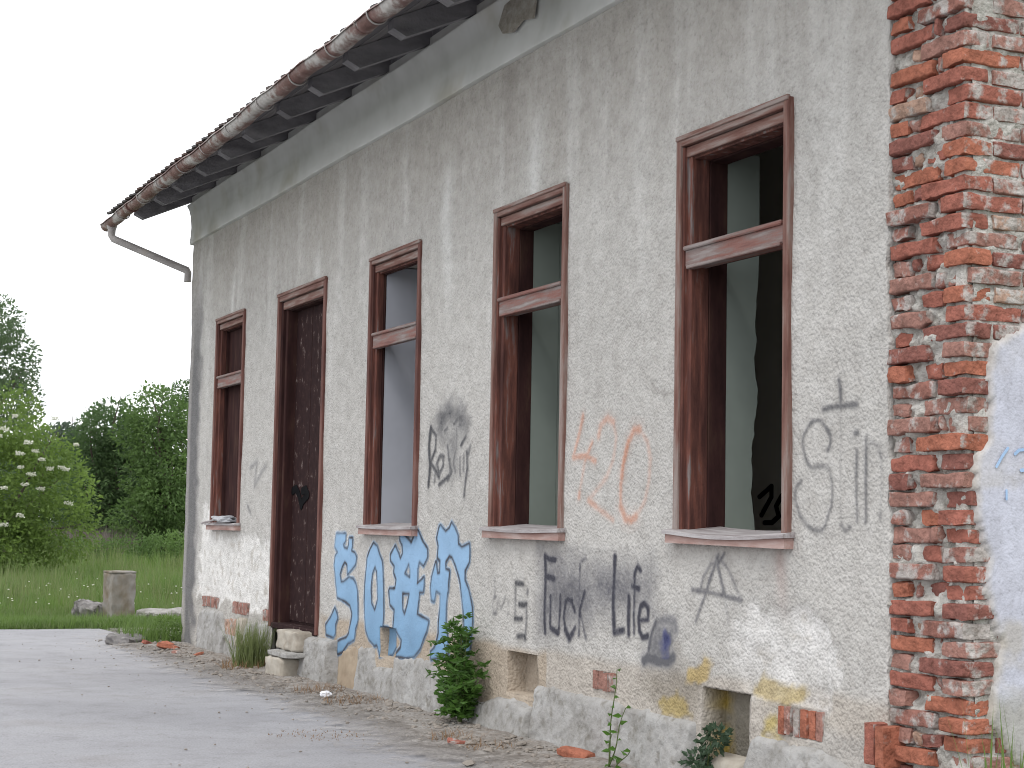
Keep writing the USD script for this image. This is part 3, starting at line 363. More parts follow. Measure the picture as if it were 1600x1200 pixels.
def lines(lo, hi, step, extra):
    g = np.arange(lo, hi+1e-6, step); g = np.concatenate([g, extra, [lo, hi]]); g = np.unique(np.round(g, 4))
    keep = [g[0]]
    ex = set(np.round(np.concatenate([extra, [lo, hi]]), 4))
    for v in g[1:]:
        if v-keep[-1] < step*.35 and v not in ex: continue
        if v-keep[-1] < step*.35 and v in ex and keep[-1] not in ex: keep[-1] = v; continue
        keep.append(v)
    return np.array(keep)
def facade():
    ex, ez = [], []
    holes = [(a+.03, b-.03, ZS+.03, ZT-.03) for a, b in WX]+[(DX0+.03, DX1-.03, -.2, ZT-.03)]
    for a, b, c, d in holes: ex += [a, b]; ez += [c, d]
    for x0, x1, z0, z1, _ in niches: ex += [x0-.004, x0+.004, x1-.004, x1+.004]; ez += [z0-.004, z0+.004, z1-.004, z1+.004]
    for x0, x1, z0, z1, *_ in soldier: ex += [x0, x1]; ez += [z0, z1]
    xs = lines(0, QX, .02, np.array(ex)); zs = lines(-.2, 4.27, .02, np.array(ez))
    X, Z = np.meshgrid(xs, zs, indexing='ij'); H = hfield(X, Z)
    n, m = X.shape; I = np.arange(n*m).reshape(n, m)
    cx, cz = (xs[:-1]+xs[1:])/2, (zs[:-1]+zs[1:])/2
    keep = np.ones((n-1, m-1), bool)
    for a, b, c, d in holes: keep &= ~((cx > a) & (cx < b))[:, None] | ~((cz > c) & (cz < d))[None]
    Xo = X.copy(); e = X > QX-.021
    Xo[e] += (meshkit.fbm(np.stack([Z*9, 0*Z, 0*Z+5], -1), 3, 71)[e]-.5)*.05
    A, B, C_, D_ = I[:-1, :-1][keep], I[1:, :-1][keep], I[1:, 1:][keep], I[:-1, 1:][keep]
    v = np.column_stack([Xo.ravel(), -H.ravel(), Z.ravel()]); f = [np.stack([A, B, C_], -1), np.stack([A, C_, D_], -1)]
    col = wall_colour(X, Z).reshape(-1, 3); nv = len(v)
    for j, sgn in ((n-1, 1), (0, -1)):                        # the plaster's broken edge and the left return
        k = np.arange(m); e1 = v[I[j]].copy(); e1[:, 1] += .05 if sgn > 0 else .4; e1[:, 0] -= .006*sgn
        v = np.vstack([v, e1]); col = np.vstack([col, col[I[j]]*.9]); a, b = I[j][:-1], I[j][1:]; c, d = nv+k[:-1], nv+k[1:]
        q = [np.stack([a, c, d], -1), np.stack([a, d, b], -1)]
        f += [t if sgn > 0 else t[:, ::-1] for t in q]; nv = len(v)
    return trimesh.Trimesh(v, np.vstack(f), process=False), col
fm, fc = facade()
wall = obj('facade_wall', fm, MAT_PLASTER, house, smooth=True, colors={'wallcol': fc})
# core of the wall behind the plaster: inner leaf with the same openings, and the other outer walls
def wall_core():
    ms = []; xs = [0.02]
    ops = sorted([(a+.06, b-.06, ZS+.04, ZT-.05) for a, b in WX]+[(DX0+.06, DX1-.06, DZ0-.02, ZT-.05)])
    x = .02
    for a, b, c, d in ops:
        ms += [bx(x, a, .16, .40, -.2, 4.7, 0.001), bx(a, b, .16, .40, -.2, c, .001), bx(a, b, .16, .40, d, 4.7, .001)]; x = b
    ms.append(bx(x, QX+.03, .16, .40, -.2, 4.7, .001)); return cat_(ms)
obj('inner_wall', wall_core(), MAT_INT['dull'], house)
obj('side_wall', cat_([bx(.02, .38, .41, 8.2, -.2, 4.75, .002)]), MAT_CEMENT, house)
obj('rear_wall', bx(.02, 12.68, 8.2, 8.6, -.2, 4.75, .002), MAT_INT['dull'], house)
obj('room_floor', bx(.3, 12.3, .4, 8.2, .30, .42, .002), MAT_INT['floor'], house); obj('ceiling', bx(.3, 12.4, .4, 8.2, 3.75, 3.9, .002), MAT_INT['ceiling'], house)
# ---- rooms seen through the openings: cross walls start flush with each left jamb
obj('interior_wall', bx(5.40, 5.760, .405, 5.2, .42, 3.75, .004), MAT_INT['blue'], house, label='bluish white interior wall beside the window')
obj('interior_wall', bx(7.80, 8.130, .405, 5.2, .42, 3.75, .004), MAT_INT['green'], house, label='pale green interior wall beside the window')
obj('interior_wall', bx(9.0, 9.3, .405, 5.2, .42, 3.75, .004), MAT_INT['dull'], house)
obj('interior_wall', bx(2.45, 2.7, .405, 5.2, .42, 3.75, .004), MAT_INT['dull'], house)
obj('interior_wall', bx(.4, 12.3, 5.2, 5.35, .42, 3.75, .004), MAT_INT['dull'], house)
def reveal(x, y0, y1, mat, ragged):
    """plastered left reveal; ragged = its inner edge is broken away"""
    zs = np.linspace(ZS+.06, ZT-.06, 60)
    e = y1+(((meshkit.fbm(np.stack([zs*5, 0*zs, 0*zs+9], -1), 4, 81)-.55)*.07-.03*np.exp(-((zs-1.55)/.2)**2))*np.clip((2.75-zs)/.4, 0, 1) if ragged else 0*zs)
    pg = Polygon([(y0, zs[0]), (y0, zs[-1])]+list(zip(e[::-1], zs[::-1])))
    m = trimesh.creation.extrude_polygon(pg, .07, engine='earcut')      # y,z,thickness
    v = np.array(m.vertices); m.vertices = np.column_stack([x-v[:, 2], v[:, 0], v[:, 1]]); m.fix_normals()
    return obj('reveal', m, mat, house)
reveal(WX[1][0]+.102, .086, .404, MAT_INT['blue'], False); reveal(WX[2][0]+.102, .215, .404, MAT_INT['green'], False); reveal(WX[3][0]+.102, .225, .425, MAT_INT['green'], True)
MAT_BLACK = rough_mat('black_brush_paint', [(.3, (.006, .006, .007)), (.7, (.011, .011, .012))], spec=.03)
def brush(pts, w, x):
    """flat brush stroke on a cross wall (plane x)"""
    g = LineString(pts).buffer(w/2); m = trimesh.creation.extrude_polygon(g, .003, engine='earcut'); v = np.array(m.vertices)
    m.vertices = np.column_stack([x+v[:, 2], v[:, 0], v[:, 1]]); m.fix_normals(); return m
obj('graffiti', cat_([brush([(1.20, 1.507), (1.285, 1.575), (1.285, 1.51), (1.215, 1.398)], .028, 9.3), brush([(1.24, 1.354), (1.29, 1.355), (1.338, 1.394), (1.318, 1.455), (1.36, 1.52), (1.42, 1.56)], .03, 9.3)]), MAT_BLACK, house, label='black number 13 brushed on the dark inner wall')

# ---- windows: casing with frame, transom, lining, sill and apron
def make_window(i, x0, x1, dl, solid):
    lab = ['narrow far window with a dark boarded opening beside the door', 'empty window with bluish interior right of the door', 'empty window between the scribble and the number', 'largest nearest empty window beside the brick corner'][i]
    fd = .125 if i > 1 else .07; c = .046
    w = obj('window', cat_([bx(x0, x0+c, -.024, .05, ZS+.05, ZT), bx(x1-c, x1, -.024, .05, ZS+.05, ZT)]), MAT_CASING if i > 1 else MAT_CASING_FAR, house, label=lab)
    obj('head_board', bx(x0+c, x1-c, -.022, .05, ZT-.046, ZT-.001), MAT_CASING_H, w)
    obj('head_moulding', cat_([bx(x0+c, x1-c, .004, .06, ZT-.104, ZT-.050), bx(x0+.002, x1-.002, -.031, -.01, ZT-.016, ZT+.009, .003)]), MAT_CASING_H, w)
    obj('sash_frame', cat_([bx(x0+.040, x0+.062, -.010, fd*.8, ZS+.06, ZT-.05, .005), bx(x0+.058, x0+.098, .016, fd, ZS+.06, ZT-.05, .005), bx(x1-.062, x1-.040, -.010, fd*.8, ZS+.06, ZT-.05, .005), bx(x1-.098, x1-.058, .016, fd, ZS+.06, ZT-.05, .005), bx(x0+.09, x1-.09, .028, fd, ZT-.116, ZT-.09, .004)]), MAT_SASH, w)
    obj('transom', cat_([bx(x0+.070, x1-.070, -.004, fd*.9, 2.652, 2.742, .006), bx(x0+.070, x1-.070, -.020, .05, 2.737, 2.760, .006), bx(x0+.09, x1-.09, -.012, .04, 2.640, 2.658, .004)]), MAT_TRANSOM, w)
    obj('lining', cat_([bx(x0+.084, x0+.104, fd, dl, ZS+.05, ZT-.05, .003), bx(x1-.104, x1-.084, fd, dl, ZS+.05, ZT-.05, .003), bx(x0+.10, x1-.10, fd, dl, ZT-.125, ZT-.10, .003), bx(x0+.098, x1-.098, max(dl*.55, fd*.9), max(dl*.55, fd*.9)+.02, 2.66, 2.75, .003)]), MAT_LINING, w)
    tilt = [.0, .004, .006, .012][i]
    bend = (lambda x: np.array([0, -tilt*1.6*math.sin(math.pi*np.clip((x-x0)/(x1-x0), 0, 1))-tilt*.8*(x-x0)/(x1-x0)]))
    obj('sill', strip_prism([(.20, 1.326), (-.045, 1.300), (-.062, 1.294), (-.062, 1.277), (.0, 1.279), (.20, 1.300)], x0-.045, x1+.03, 14, bend), MAT_SILL, w)
    obj('apron', strip_prism([(.02, 1.283), (-.048, 1.279), (-.050, ZS-.004), (.02, ZS-.004)], x0-.030, x1+.020, 6, (lambda x: np.array([0, -tilt*1.1*(x-x0)/(x1-x0)]))), MAT_APRON, w)
    if solid:
        obj('shutter_panel', cat_([bx(x0+.10, x0+.52, .098, .12, 1.30, ZT-.11, .005), bx(x0+.525, x1-.10, .098, .12, 1.30, ZT-.11, .005)]), MAT_LINING, w)
    return w
for i, (a, b) in enumerate(WX): make_window(i, a, b, [.10, .085, .22, .23][i], i == 0)
# ---- door
dr = obj('door', cat_([bx(DX0+.14, DX1-.14, .125, .165, DZ0+.02, ZT-.14)]+[bx(DX0+.16, DX0+.60, .116, .13, DZ0+.04, ZT-.15, .004), bx(DX0+.608, DX1-.16, .116, .13, DZ0+.04, ZT-.15, .004)]), MAT_DOOR, house, label='tall dark brown wooden door with scuffed lower half')
obj('door_frame', cat_([bx(DX0, DX0+.052, -.026, .05, DZ0-.02, ZT), bx(DX1-.052, DX1, -.026, .05, DZ0-.02, ZT)]), MAT_CASING_FAR, dr)
obj('head_board', bx(DX0+.058, DX1-.058, -.024, .05, ZT-.062, ZT-.001), MAT_CASING_H, dr)
obj('door_head', cat_([bx(DX0+.06, DX1-.06, .004, .06, ZT-.135, ZT-.068), bx(DX0+.002, DX1-.002, -.034, -.01, ZT-.018, ZT+.010, .003)]), MAT_CASING_H, dr)
obj('jamb_lining', cat_([bx(DX0+.05, DX0+.10, .0, .12, DZ0, ZT-.06, .006), bx(DX0+.098, DX0+.15, .03, .17, DZ0, ZT-.06, .006), bx(DX1-.10, DX1-.05, .0, .12, DZ0, ZT-.06, .006), bx(DX1-.15, DX1-.098, .03, .17, DZ0, ZT-.06, .006), bx(DX0+.15, DX1-.15, .05, .17, ZT-.15, ZT-.10, .004)]), MAT_LINING, dr)
obj('threshold', bx(DX0+.06, DX1-.06, -.02, .3, DZ0-.03, DZ0+.02, .008), MAT_DOOR, dr)
def brush_front(pts, w, y):
    g = LineString(pts).buffer(w/2); m = trimesh.creation.extrude_polygon(g, .003, engine='earcut'); v = np.array(m.vertices)
    m.vertices = np.column_stack([v[:, 0], y-v[:, 2], v[:, 1]]); m.fix_normals(); return m
obj('scribble', brush_front([(3.42, 1.59), (3.52, 1.61), (3.60, 1.56), (3.68, 1.46), (3.72, 1.5), (3.86, 1.55), (3.80, 1.60), (3.70, 1.585)], .07, .1115), MAT_BLACK, dr, label='black paint scribble across the middle of the door')

# ---- cornice, strip under the eaves
def cornice():
    prof = [(.10, 4.262), (-.012, 4.262), (-.036, 4.268), (-.040, 4.29), (-.030, 4.36), (-.026, 4.45), (-.034, 4.56), (-.056, 4.64), (-.078, 4.672), (-.078, 4.688), (-.030, 4.692), (-.030, 4.78), (.10, 4.78)]
    return strip_prism(prof, -.05, 12.75, 260, lambda x: np.array([.003*math.sin(x*2.3)+.002*math.sin(x*7.1), .004*math.sin(x*1.7)]))
cm = cornice()
MAT_CORNICE = rough_mat('grey_smooth_cornice_plaster', [(.3, (.42, .425, .405)), (.5, (.50, .505, .485)), (.7, (.55, .555, .54))], (2, 2, 2), 1.1, rough=.9, bump=.12, bscale=35, ramp2=[(.30, (.78, .75, .68)), (.46, (1, 1, 1))], s2=1.7)
obj('cornice', cm, MAT_CORNICE, house, smooth=35)
pg = Polygon([(8.13, 4.53), (8.22, 4.64), (8.36, 4.655), (8.52, 4.62), (8.70, 4.56), (8.66, 4.44), (8.50, 4.47), (8.36, 4.43), (8.2, 4.46)])
pm = trimesh.creation.extrude_polygon(pg, .012, engine='earcut'); v = np.array(pm.vertices); pm.vertices = np.column_stack([v[:, 0], -.048-v[:, 2], v[:, 1]]); pm.fix_normals()
obj('damp_patch', pm, rough_mat('damp_brown_plaster', [(.3, (.19, .17, .14)), (.5, (.29, .265, .23)), (.7, (.38, .36, .33))], (9, 9, 9), 1.5, bump=.8, bscale=30), house, label='brown broken patch in the cornice')

# ---- roof: deck, sarking planks, rafters, tiles, gutter
SL = math.tan(math.radians(24.5))
roof = obj('roof', trimesh.Trimesh(*[np.array(a) for a in ([(-.62, -.74, 4.60), (13.1, -.74, 4.60), (13.1, 4.1, 4.60+4.84*SL), (-.62, 4.1, 4.60+4.84*SL), (-.62, 9.2, 4.60), (13.1, 9.2, 4.60)], [[0, 1, 2], [0, 2, 3], [3, 2, 5], [3, 5, 4]])], process=False), MAT_TILE[1], house)
gv = trimesh.creation.extrude_polygon(Polygon([(0, 4.6), (8.6, 4.6), (4.1, 4.5+4.1*SL)]), .3, engine='earcut'); v = np.array(gv.vertices); gv.vertices = np.column_stack([v[:, 2]+.05, v[:, 0], v[:, 1]]); gv.fix_normals()
obj('gable_top', gv, MAT_CEMENT, house)
planks = []
y = -.70
for k in range(7):
    wd = .135+.02*((k*37) % 5)/5; y1 = y+wd-.008
    pts = [(y, 4.60+(y+.74)*SL-.035), (y1, 4.60+(y1+.74)*SL-.035), (y1, 4.60+(y1+.74)*SL-.012), (y, 4.60+(y+.74)*SL-.012)]
    obj('sarking_board', strip_prism(pts, -.6, 13.05), MAT_SOFFIT[[0, 1, 0, 2, 1, 1, 2][k]], roof); y = y+wd
RX_ = [-.10, .88, 1.70, 2.53, 3.37, 4.19, 5.11, 5.96, 6.80, 7.65, 8.5, 9.35, 10.2, 11.05, 11.9, 12.75]
for k, x in enumerate(RX_):
    up_ = lambda y: 4.60+(y+.74)*SL-.038
    yt = -.62-.012*((k*7) % 3); h = .155
    prof = [(.35, up_(.35)), (yt, up_(yt)), (yt-.004, up_(yt)-h*.45), (yt+.09, up_(yt+.09)-h), (.35, up_(.35)-h)]
    obj('rafter', strip_prism(prof, x-.055, x+.055), MAT_RAFTER, roof)
obj('wall_plate', bx(-.1, 12.8, -.02, .12, 4.782, 4.86, .006), MAT_RAFTER, roof)
tr_ = random.Random(5)
def tile_mesh(seed):
    r2 = random.Random(seed)
    pr = [(-.094, .36), (-.094, .03), (-.07, .008), (-.035, -.004), (0, -.008), (.035, -.004), (.07, .008), (.094, .03), (.094, .36)]
    m = trimesh.creation.extrude_polygon(Polygon(pr), .017, engine='earcut'); v = np.array(m.vertices)
    v[:, 2] += .006*np.cos(v[:, 0]*22)+.004*r2.random(); m.vertices = v; return m
tiles = [tile_mesh(s) for s in range(4)]
nt = 0
for course in range(2):
    for k in range(70):
        x = -.56+k*.196+course*.098+tr_.uniform(-.006, .006); yb = -.82+course*.16+tr_.uniform(-.012, .012)
        t = tiles[tr_.randrange(4)].copy()
        t.apply_transform(trimesh.transformations.rotation_matrix(math.atan(SL)-.03+tr_.uniform(-.012, .012), [1, 0, 0])); t.apply_translation((x, yb, 4.60+(yb+.74)*SL+.040+course*.02))
        obj('tile', t, MAT_TILE[tr_.choice([0, 0, 1, 1, 2])], roof); nt += 1
def gutter():
    th = np.linspace(math.pi, 2*math.pi, 15); r = .068
    prof = [(r*math.cos(a), r*math.sin(a)) for a in th]; prof = prof+[(r+.012, .004), (r+.006, .010)]
    prof = [(-r-.008, .004), (-r-.012, -.006)]+prof
    inner = [(.965*a, b+.004) for a, b in prof[::-1]]
    P = np.array(prof+inner); P[:, 0] = P[:, 0]-.79
    return strip_prism(P[:], -.74, 13.15, 150, lambda x: np.array([.004*math.sin(x*1.9), 4.522+.008*x+.007*math.sin(x*1.3)+.006*math.sin(x*5.1)+.003*math.sin(x*13)]))
gt = obj('gutter', gutter(), MAT_GUTTER, roof, smooth=40)
obj('gutter_end_cap', at(trimesh.creation.cylinder(radius=.070, height=.008, sections=24), (-.743, -.79, 4.515), ry=math.pi/2).slice_plane((0, 0, 4.527), (0, 0, -1), cap=False), MAT_GUTTER, roof)
for k, x in enumerate(RX_):
    th = np.linspace(math.pi*.98, 2*math.pi*1.01, 14); zc = 4.525+.008*x
    pts = np.column_stack([np.full(14, x+.2), -.79+.074*np.cos(th), zc+.074*np.sin(th)])
    obj('gutter_bracket', tube(np.vstack([[x+.2, -.60, zc+.09], pts[::-1]]), .0065, 5), MAT_PIPE, roof)
for k in range(5):
    x = [.55, 2.9, 4.75, 7.6, 9.9][k]; th = np.linspace(math.pi, 2*math.pi, 14); zc = 4.525+.008*x
    obj('gutter_joint', tube(np.column_stack([np.full(14, x), -.79+.070*np.cos(th), zc+.070*np.sin(th)]), .008, 6), MAT_GUTTER, roof)
pipe = tube([(-.46, -.79, 4.46), (-.46, -.79, 4.36), (-.45, -.77, 4.325), (-.42, -.72, 4.30), (-.15, -.13, 4.035), (-.10, -.045, 3.995), (-.095, -.035, 3.97), (-.095, -.035, 3.87)], [.046, .040, .040, .040, .040, .040, .039, .039], 14)
obj('downpipe', pipe, MAT_PIPE, house, smooth=40); obj('pipe_collar', tube([(-.46, -.79, 4.47), (-.46, -.79, 4.43)], [.058, .047], 14), MAT_PIPE, house, smooth=40)

# ---- the brick corner: mortar core with every brick laid on it
def mortar_face(u0, u1, z0, z1, step, place, amp, base, seed):
    us = np.arange(u0, u1+1e-6, step); zs = np.arange(z0, z1, step); U, Z = np.meshgrid(us, zs, indexing='ij')
    P = np.stack([U, 0*U+seed, Z], -1); H = base+(meshkit.fbm(P*11, 3, seed)-.5)*amp+(meshkit.fbm(P*38, 3, seed+1)-.5)*amp*.45
    n, m = U.shape; I = np.arange(n*m).reshape(n, m)
    f = np.concatenate([np.stack([I[:-1, :-1], I[1:, :-1], I[1:, 1:]], -1).reshape(-1, 3), np.stack([I[:-1, :-1], I[1:, 1:], I[:-1, 1:]], -1).reshape(-1, 3)])
    return trimesh.Trimesh(place(U.ravel(), H.ravel(), Z.ravel()), f, process=False)
PITCH_B, Z0B = .0747, .0637-.0747*2                            # course height, foot of the first course
core = cat_([mortar_face(QX-.02, CX-.036, -.1, 4.26, .009, lambda u, h, z: np.column_stack([u, .026-h*np.clip((CX-u)/.06, .15, 1)+.022*np.clip(1-(CX-u)/.06, 0, 1), z]), .078, .0, 91),
             mortar_face(.046, .62, -.1, 4.26, .009, lambda u, h, z: np.column_stack([CX-.013+h*np.clip(u/.05, .2, 1)-.024*np.clip(1-u/.05, 0, 1), u, z]), .030, .0, 95)])
core = cat_([core, at(rough_box((.07, .07, 4.4), .01, .008, 99, 5), (CX-.055, .055, 2.05))])
quoin = obj('brick_corner', core, MAT_MORTAR, house, smooth=True, label='exposed crumbling brick corner without plaster')
rb = random.Random(11)
def brick(x0, x1, y0, y1, z0, z1, mat, seed, amp=.005, r=.007, rot=(0, 0)):
    amp *= 1.15
    m = rough_box((x1-x0, y1-y0, z1-z0), r, amp, seed, 3 if max(x1-x0, y1-y0) > .2 else 2)
    m = at(m, ((x0+x1)/2, (y0+y1)/2, (z0+z1)/2), rx=rot[0], rz=rot[1])
    return obj('brick', m, MAT_BRICK[mat], quoin, smooth=50)
W_FAC = [0]*4+[1]*7+[2]*2+[3]*5+[4]*4+[5]*1; W_GAB = [3]*7+[4]*5+[5]*1+[2]*2
for k in range(52):
    z0 = Z0B+k*PITCH_B; z1 = z0+.0625
    if z0 < -.02: continue
    j = lambda a: rb.uniform(-a, a)
    lost = rb.random()
    fr = lambda: -.012+rb.uniform(-.012, .016)+(.012 if rb.random() < .15 else 0)      # face of each brick along the facade
    if k % 2 == 0:
        e = QX+.283+j(.022)
        brick(QX+.004, e, fr(), .10, z0+j(.002), z1+j(.003), rb.choice(W_FAC), k*7+1, .007, rot=(j(.04), j(.025)))
        if lost > .35: brick(e+.022+j(.008), CX-.158+j(.012), fr()+rb.uniform(.0, .035), .10, z0+j(.003), z1+j(.003), rb.choice([2, 3, 4, 4]), k*7+2, .010, .011, (j(.1), j(.1)))
        c0 = CX-.143+j(.012); fy = fr()+rb.choice([0, 0, 0, .025])
        brick(c0, CX-.003+j(.009), fy, .282+j(.006), z0+j(.002), z1+j(.002), rb.choice([0, 1, 1, 2, 3, 3, 4]), k*7+3, .006)
        gy = .295
        for t in range(2): w = .135 if t == 1 else .28; brick(CX-.1, CX+j(.005), gy, gy+w, z0+j(.002), z1+j(.002), rb.choice(W_GAB), k*7+4+t, .005); gy += w+.013
    else:
        if lost > .14: brick(QX+.006+rb.uniform(0, .012), QX+.125+j(.02), fr()+rb.choice([0, 0, .018]), .10, z0+j(.003), z1+j(.003), rb.choice(W_FAC), k*7+1, .009, .009, (j(.05), j(.05)))
        if rb.random() > .45: brick(QX+.142+j(.01), QX+.20+j(.015), fr()+rb.uniform(.006, .035), .10, z0+.004, z1-.004, rb.choice([2, 3, 4, 5]), k*7+2, .012, .012, (j(.12), j(.12)))
        c0 = QX+.215+j(.018)
        if rb.random() < .3: brick(c0, c0+.12, fr()+.02, .10, z0+j(.002), z1+j(.002), rb.choice(W_FAC), k*7+3, .009, .01, (j(.06), j(.06))); c0 += .135
        brick(c0, CX-.003+j(.009), fr(), .132+j(.008), z0+j(.002), z1+j(.002), rb.choice([0, 0, 1, 1, 2, 3, 4]), k*7+4, .007, rot=(j(.02), j(.01)))
        gy = .147
        for t in range(2): w = .28 if t == 0 else .14; brick(CX-.1, CX+j(.005), gy, gy+w, z0+j(.002), z1+j(.002), rb.choice(W_GAB), k*7+5+t, .005); gy += w+.013
# gable wall: brickwork under old pale plaster
def gable_plaster():
    edge = [(.30, 2.16), (.267, 2.138), (.218, 2.109), (.150, 2.075), (.114, 2.038), (.101, 1.896), (.100, 1.78), (.096, 1.666), (.060, 1.635), (.039, 1.608), (.036, 1.5), (.041, 1.411), (.047, 1.311), (.094, 1.211), (.083, 1.085), (.115, .98), (.139, .909), (.161, .872), (.129, .759), (.112, .65), (.106, .561), (.175, .46), (.222, .396), (.30, .34)]
    pg = Polygon([(8.2, -.2), (8.2, 4.6), (1.2, 4.6), (.95, 3.6), (.8, 2.9), (.55, 2.4)]+edge+[(.5, .2), (.55, -.2)]).buffer(0)
    pg = Polygon([(a, b) for a, b in pg.exterior.coords])
    ys = np.concatenate([np.arange(0, 1.3, .012), np.arange(1.3, 8.25, .1)]); zs = np.arange(-.2, 4.6, .012*2)
    zs = np.arange(-.2, 4.6, .016); Y, Z = np.meshgrid(ys, zs, indexing='ij'); n, m = Y.shape; I = np.arange(n*m).reshape(n, m)
    P = np.stack([0*Y, Y, Z], -1); d = shapely.distance(pg.boundary, shapely.points(Y, Z))*np.where(shapely.contains_xy(pg, Y.ravel(), Z.ravel()).reshape(Y.shape), 1, -1)
    d = d+(meshkit.fbm(P*16, 3, 15)-.5)*.03
    X = CX+.016+(meshkit.fbm(P*3, 3, 16)-.5)*.012+(meshkit.fbm(P*14, 2, 18)-.5)*.004; X = np.where(d < .012, np.where(d < 0, CX-.03, X-.010), X)
    cell = (d[:-1, :-1] > 0) | (d[1:, :-1] > 0) | (d[1:, 1:] > 0) | (d[:-1, 1:] > 0)
    a, b, c_, e = I[:-1, :-1][cell], I[1:, :-1][cell], I[1:, 1:][cell], I[:-1, 1:][cell]
    col = np.broadcast_to(np.array([.47, .48, .555]), Y.shape+(3,)).copy(); col *= (.92+.18*meshkit.fbm(P*3, 4, 25))[..., None]
    pk = np.clip((meshkit.fbm(P*4.5, 4, 26)-.53)*9, 0, 1)*np.clip((1.75-Z)/.4, .25, 1); col = mixc(col, (.42, .385, .33), pk*.6)
    low = np.clip((.72-Z+.25*(meshkit.fbm(P*5, 3, 27)-.5))/.12, 0, 1); col = mixc(col, (.36, .355, .34), low*.8)
    rim = np.clip((.035-d)/.03, 0, 1); col = mixc(col, (.43, .40, .34), rim*.7)
    return trimesh.Trimesh(np.column_stack([X.ravel(), Y.ravel(), Z.ravel()]), np.vstack([np.stack([a, b, c_], -1), np.stack([a, c_, e], -1)]), process=False), col.reshape(-1, 3)
gm, gc = gable_plaster()
obj('gable_plaster', gm, MAT_SMOOTHPL, house, smooth=True, colors={'wallcol': gc}, label='patch of pale bluish plaster left on the gable wall')
obj('gable_wall', bx(12.30, CX-.03, .3, 8.6, -.2, 4.6, .002), MAT_MORTAR, house)
def gable_mark(pts, w):
    g = LineString(pts).buffer(w/2); m = trimesh.creation.extrude_polygon(g, .002, engine='earcut'); v = np.array(m.vertices); m.vertices = np.column_stack([CX+.0215+v[:, 2], v[:, 0], v[:, 1]]); m.fix_normals(); return m
MAT_BLUEMARK = rough_mat('pale_blue_marker', [(.3, (.27, .40, .60)), (.7, (.36, .5, .68))])
obj('graffiti', cat_([gable_mark([(.189, 1.644), (.16, 1.61), (.131, 1.568)], .011), gable_mark([(.225, 1.622), (.245, 1.638), (.28, 1.642), (.33, 1.66)], .012), gable_mark([(.181, 1.475), (.181, 1.44)], .009), gable_mark([(.256, 1.557), (.275, 1.56)], .014), gable_mark([(.30, 1.55), (.36, 1.60), (.40, 1.52)], .012)]), MAT_BLUEMARK, house, label='pale blue brushed marks on the gable plaster')

# ---- soldier bricks showing through the plinth
for x0, x1, z0, z1, n, w in soldier:
    wd = (x1-x0)/n; mk = obj('brick_patch', bx(x0, x1, .012, .05, z0, z1, .002), MAT_MORTAR, house)
    for k in range(n):
        mi = 3 if w >= .3 else [0, 3, 4, 0, 0, 3][k % 6]
        mm = rough_box((wd*.86, .06, z1-z0-.006), .006, .003, int(x0*10)+k, 2); mm.apply_translation((x0+wd*(k+.5), .022-rb.uniform(0, .010), (z0+z1)/2+rb.uniform(-.004, .004)))
        obj('brick', mm, MAT_BRICK[mi], mk, smooth=50)
for k, (x, z, rx, rz) in enumerate([(12.16, .42, 0, .05), (12.235, .415, 0, -.03), (12.20, .27, .1, .15)]):     # loose upright bricks at the foot of the corner
    obj('brick', at(rough_box((.065, .12, .17 if k < 2 else .12), .006, .005, 40+k, 2), (x, -.02, z), rx=rx, rz=rz), MAT_BRICK[[1, 0, 0][k]], quoin, smooth=50)

# ---- plinth stones and cement plinth, each its own piece standing proud of the plaster
def proud(poly, d0, d1, seed, mat, name='plinth_stone', label=None, top=.03):
    """outline on the facade, bulging out of it: d0 at the top edge, d1 at the foot"""
    pg = Polygon(poly).buffer(0); x0, z0, x1, z1 = pg.bounds; s = .02
    xs = np.arange(x0-s*2, x1+s*2, s); zs = np.arange(z0-s*2, z1+s*2, s); X, Z = np.meshgrid(xs, zs, indexing='ij'); P = np.stack([X, 0*X+seed, Z], -1)
    d = shapely.distance(pg.boundary, shapely.points(X, Z))*np.where(shapely.contains_xy(pg, X.ravel(), Z.ravel()).reshape(X.shape), 1, -1)+(meshkit.fbm(P*8, 3, seed)-.5)*.028
    t = np.clip((Z-z0)/max(z1-z0, .05), 0, 1); D = .72*(d1+(d0-d1)*t)
    rnd = np.sqrt(np.clip(1-(1-np.clip(d/.028, 0, 1))**2, 0, 1))
    H = -.03+(D+.03)*rnd+(meshkit.fbm(P*3.5, 3, seed+3)-.5)*.018*rnd+(np.abs(meshkit.fbm(P*5, 3, seed+9)-.5) < .012)*-.010+(meshkit.fbm(P*22, 2, seed+5)-.5)*.010
    H = np.where(d < 0, -.05, H); n, m = X.shape; I = np.arange(n*m).reshape(n, m)
    cell = (d[:-1, :-1] > 0) | (d[1:, :-1] > 0) | (d[1:, 1:] > 0) | (d[:-1, 1:] > 0)
    a, b, c_, e = I[:-1, :-1][cell], I[1:, :-1][cell], I[1:, 1:][cell], I[:-1, 1:][cell]
    return obj(name, trimesh.Trimesh(np.column_stack([X.ravel(), -H.ravel(), Z.ravel()]), np.vstack([np.stack([a, b, c_], -1), np.stack([a, c_, e], -1)]), process=False), mat, house, smooth=True, label=label)
ext = lambda p, zb=-.08: [(a, (b if b > .13 else min(b, zb))) for a, b in p]
proud(ext(TR['ST1']), .045, .10, 1, MAT_CEMENT); proud(ext(TR['ST2'], .0), .06, .08, 2, MAT_LIMESTONE); proud([(2.474, .389), (3.21, .43), (3.2, -.08), (2.48, -.08)], .03, .07, 3, MAT_CEMENT)
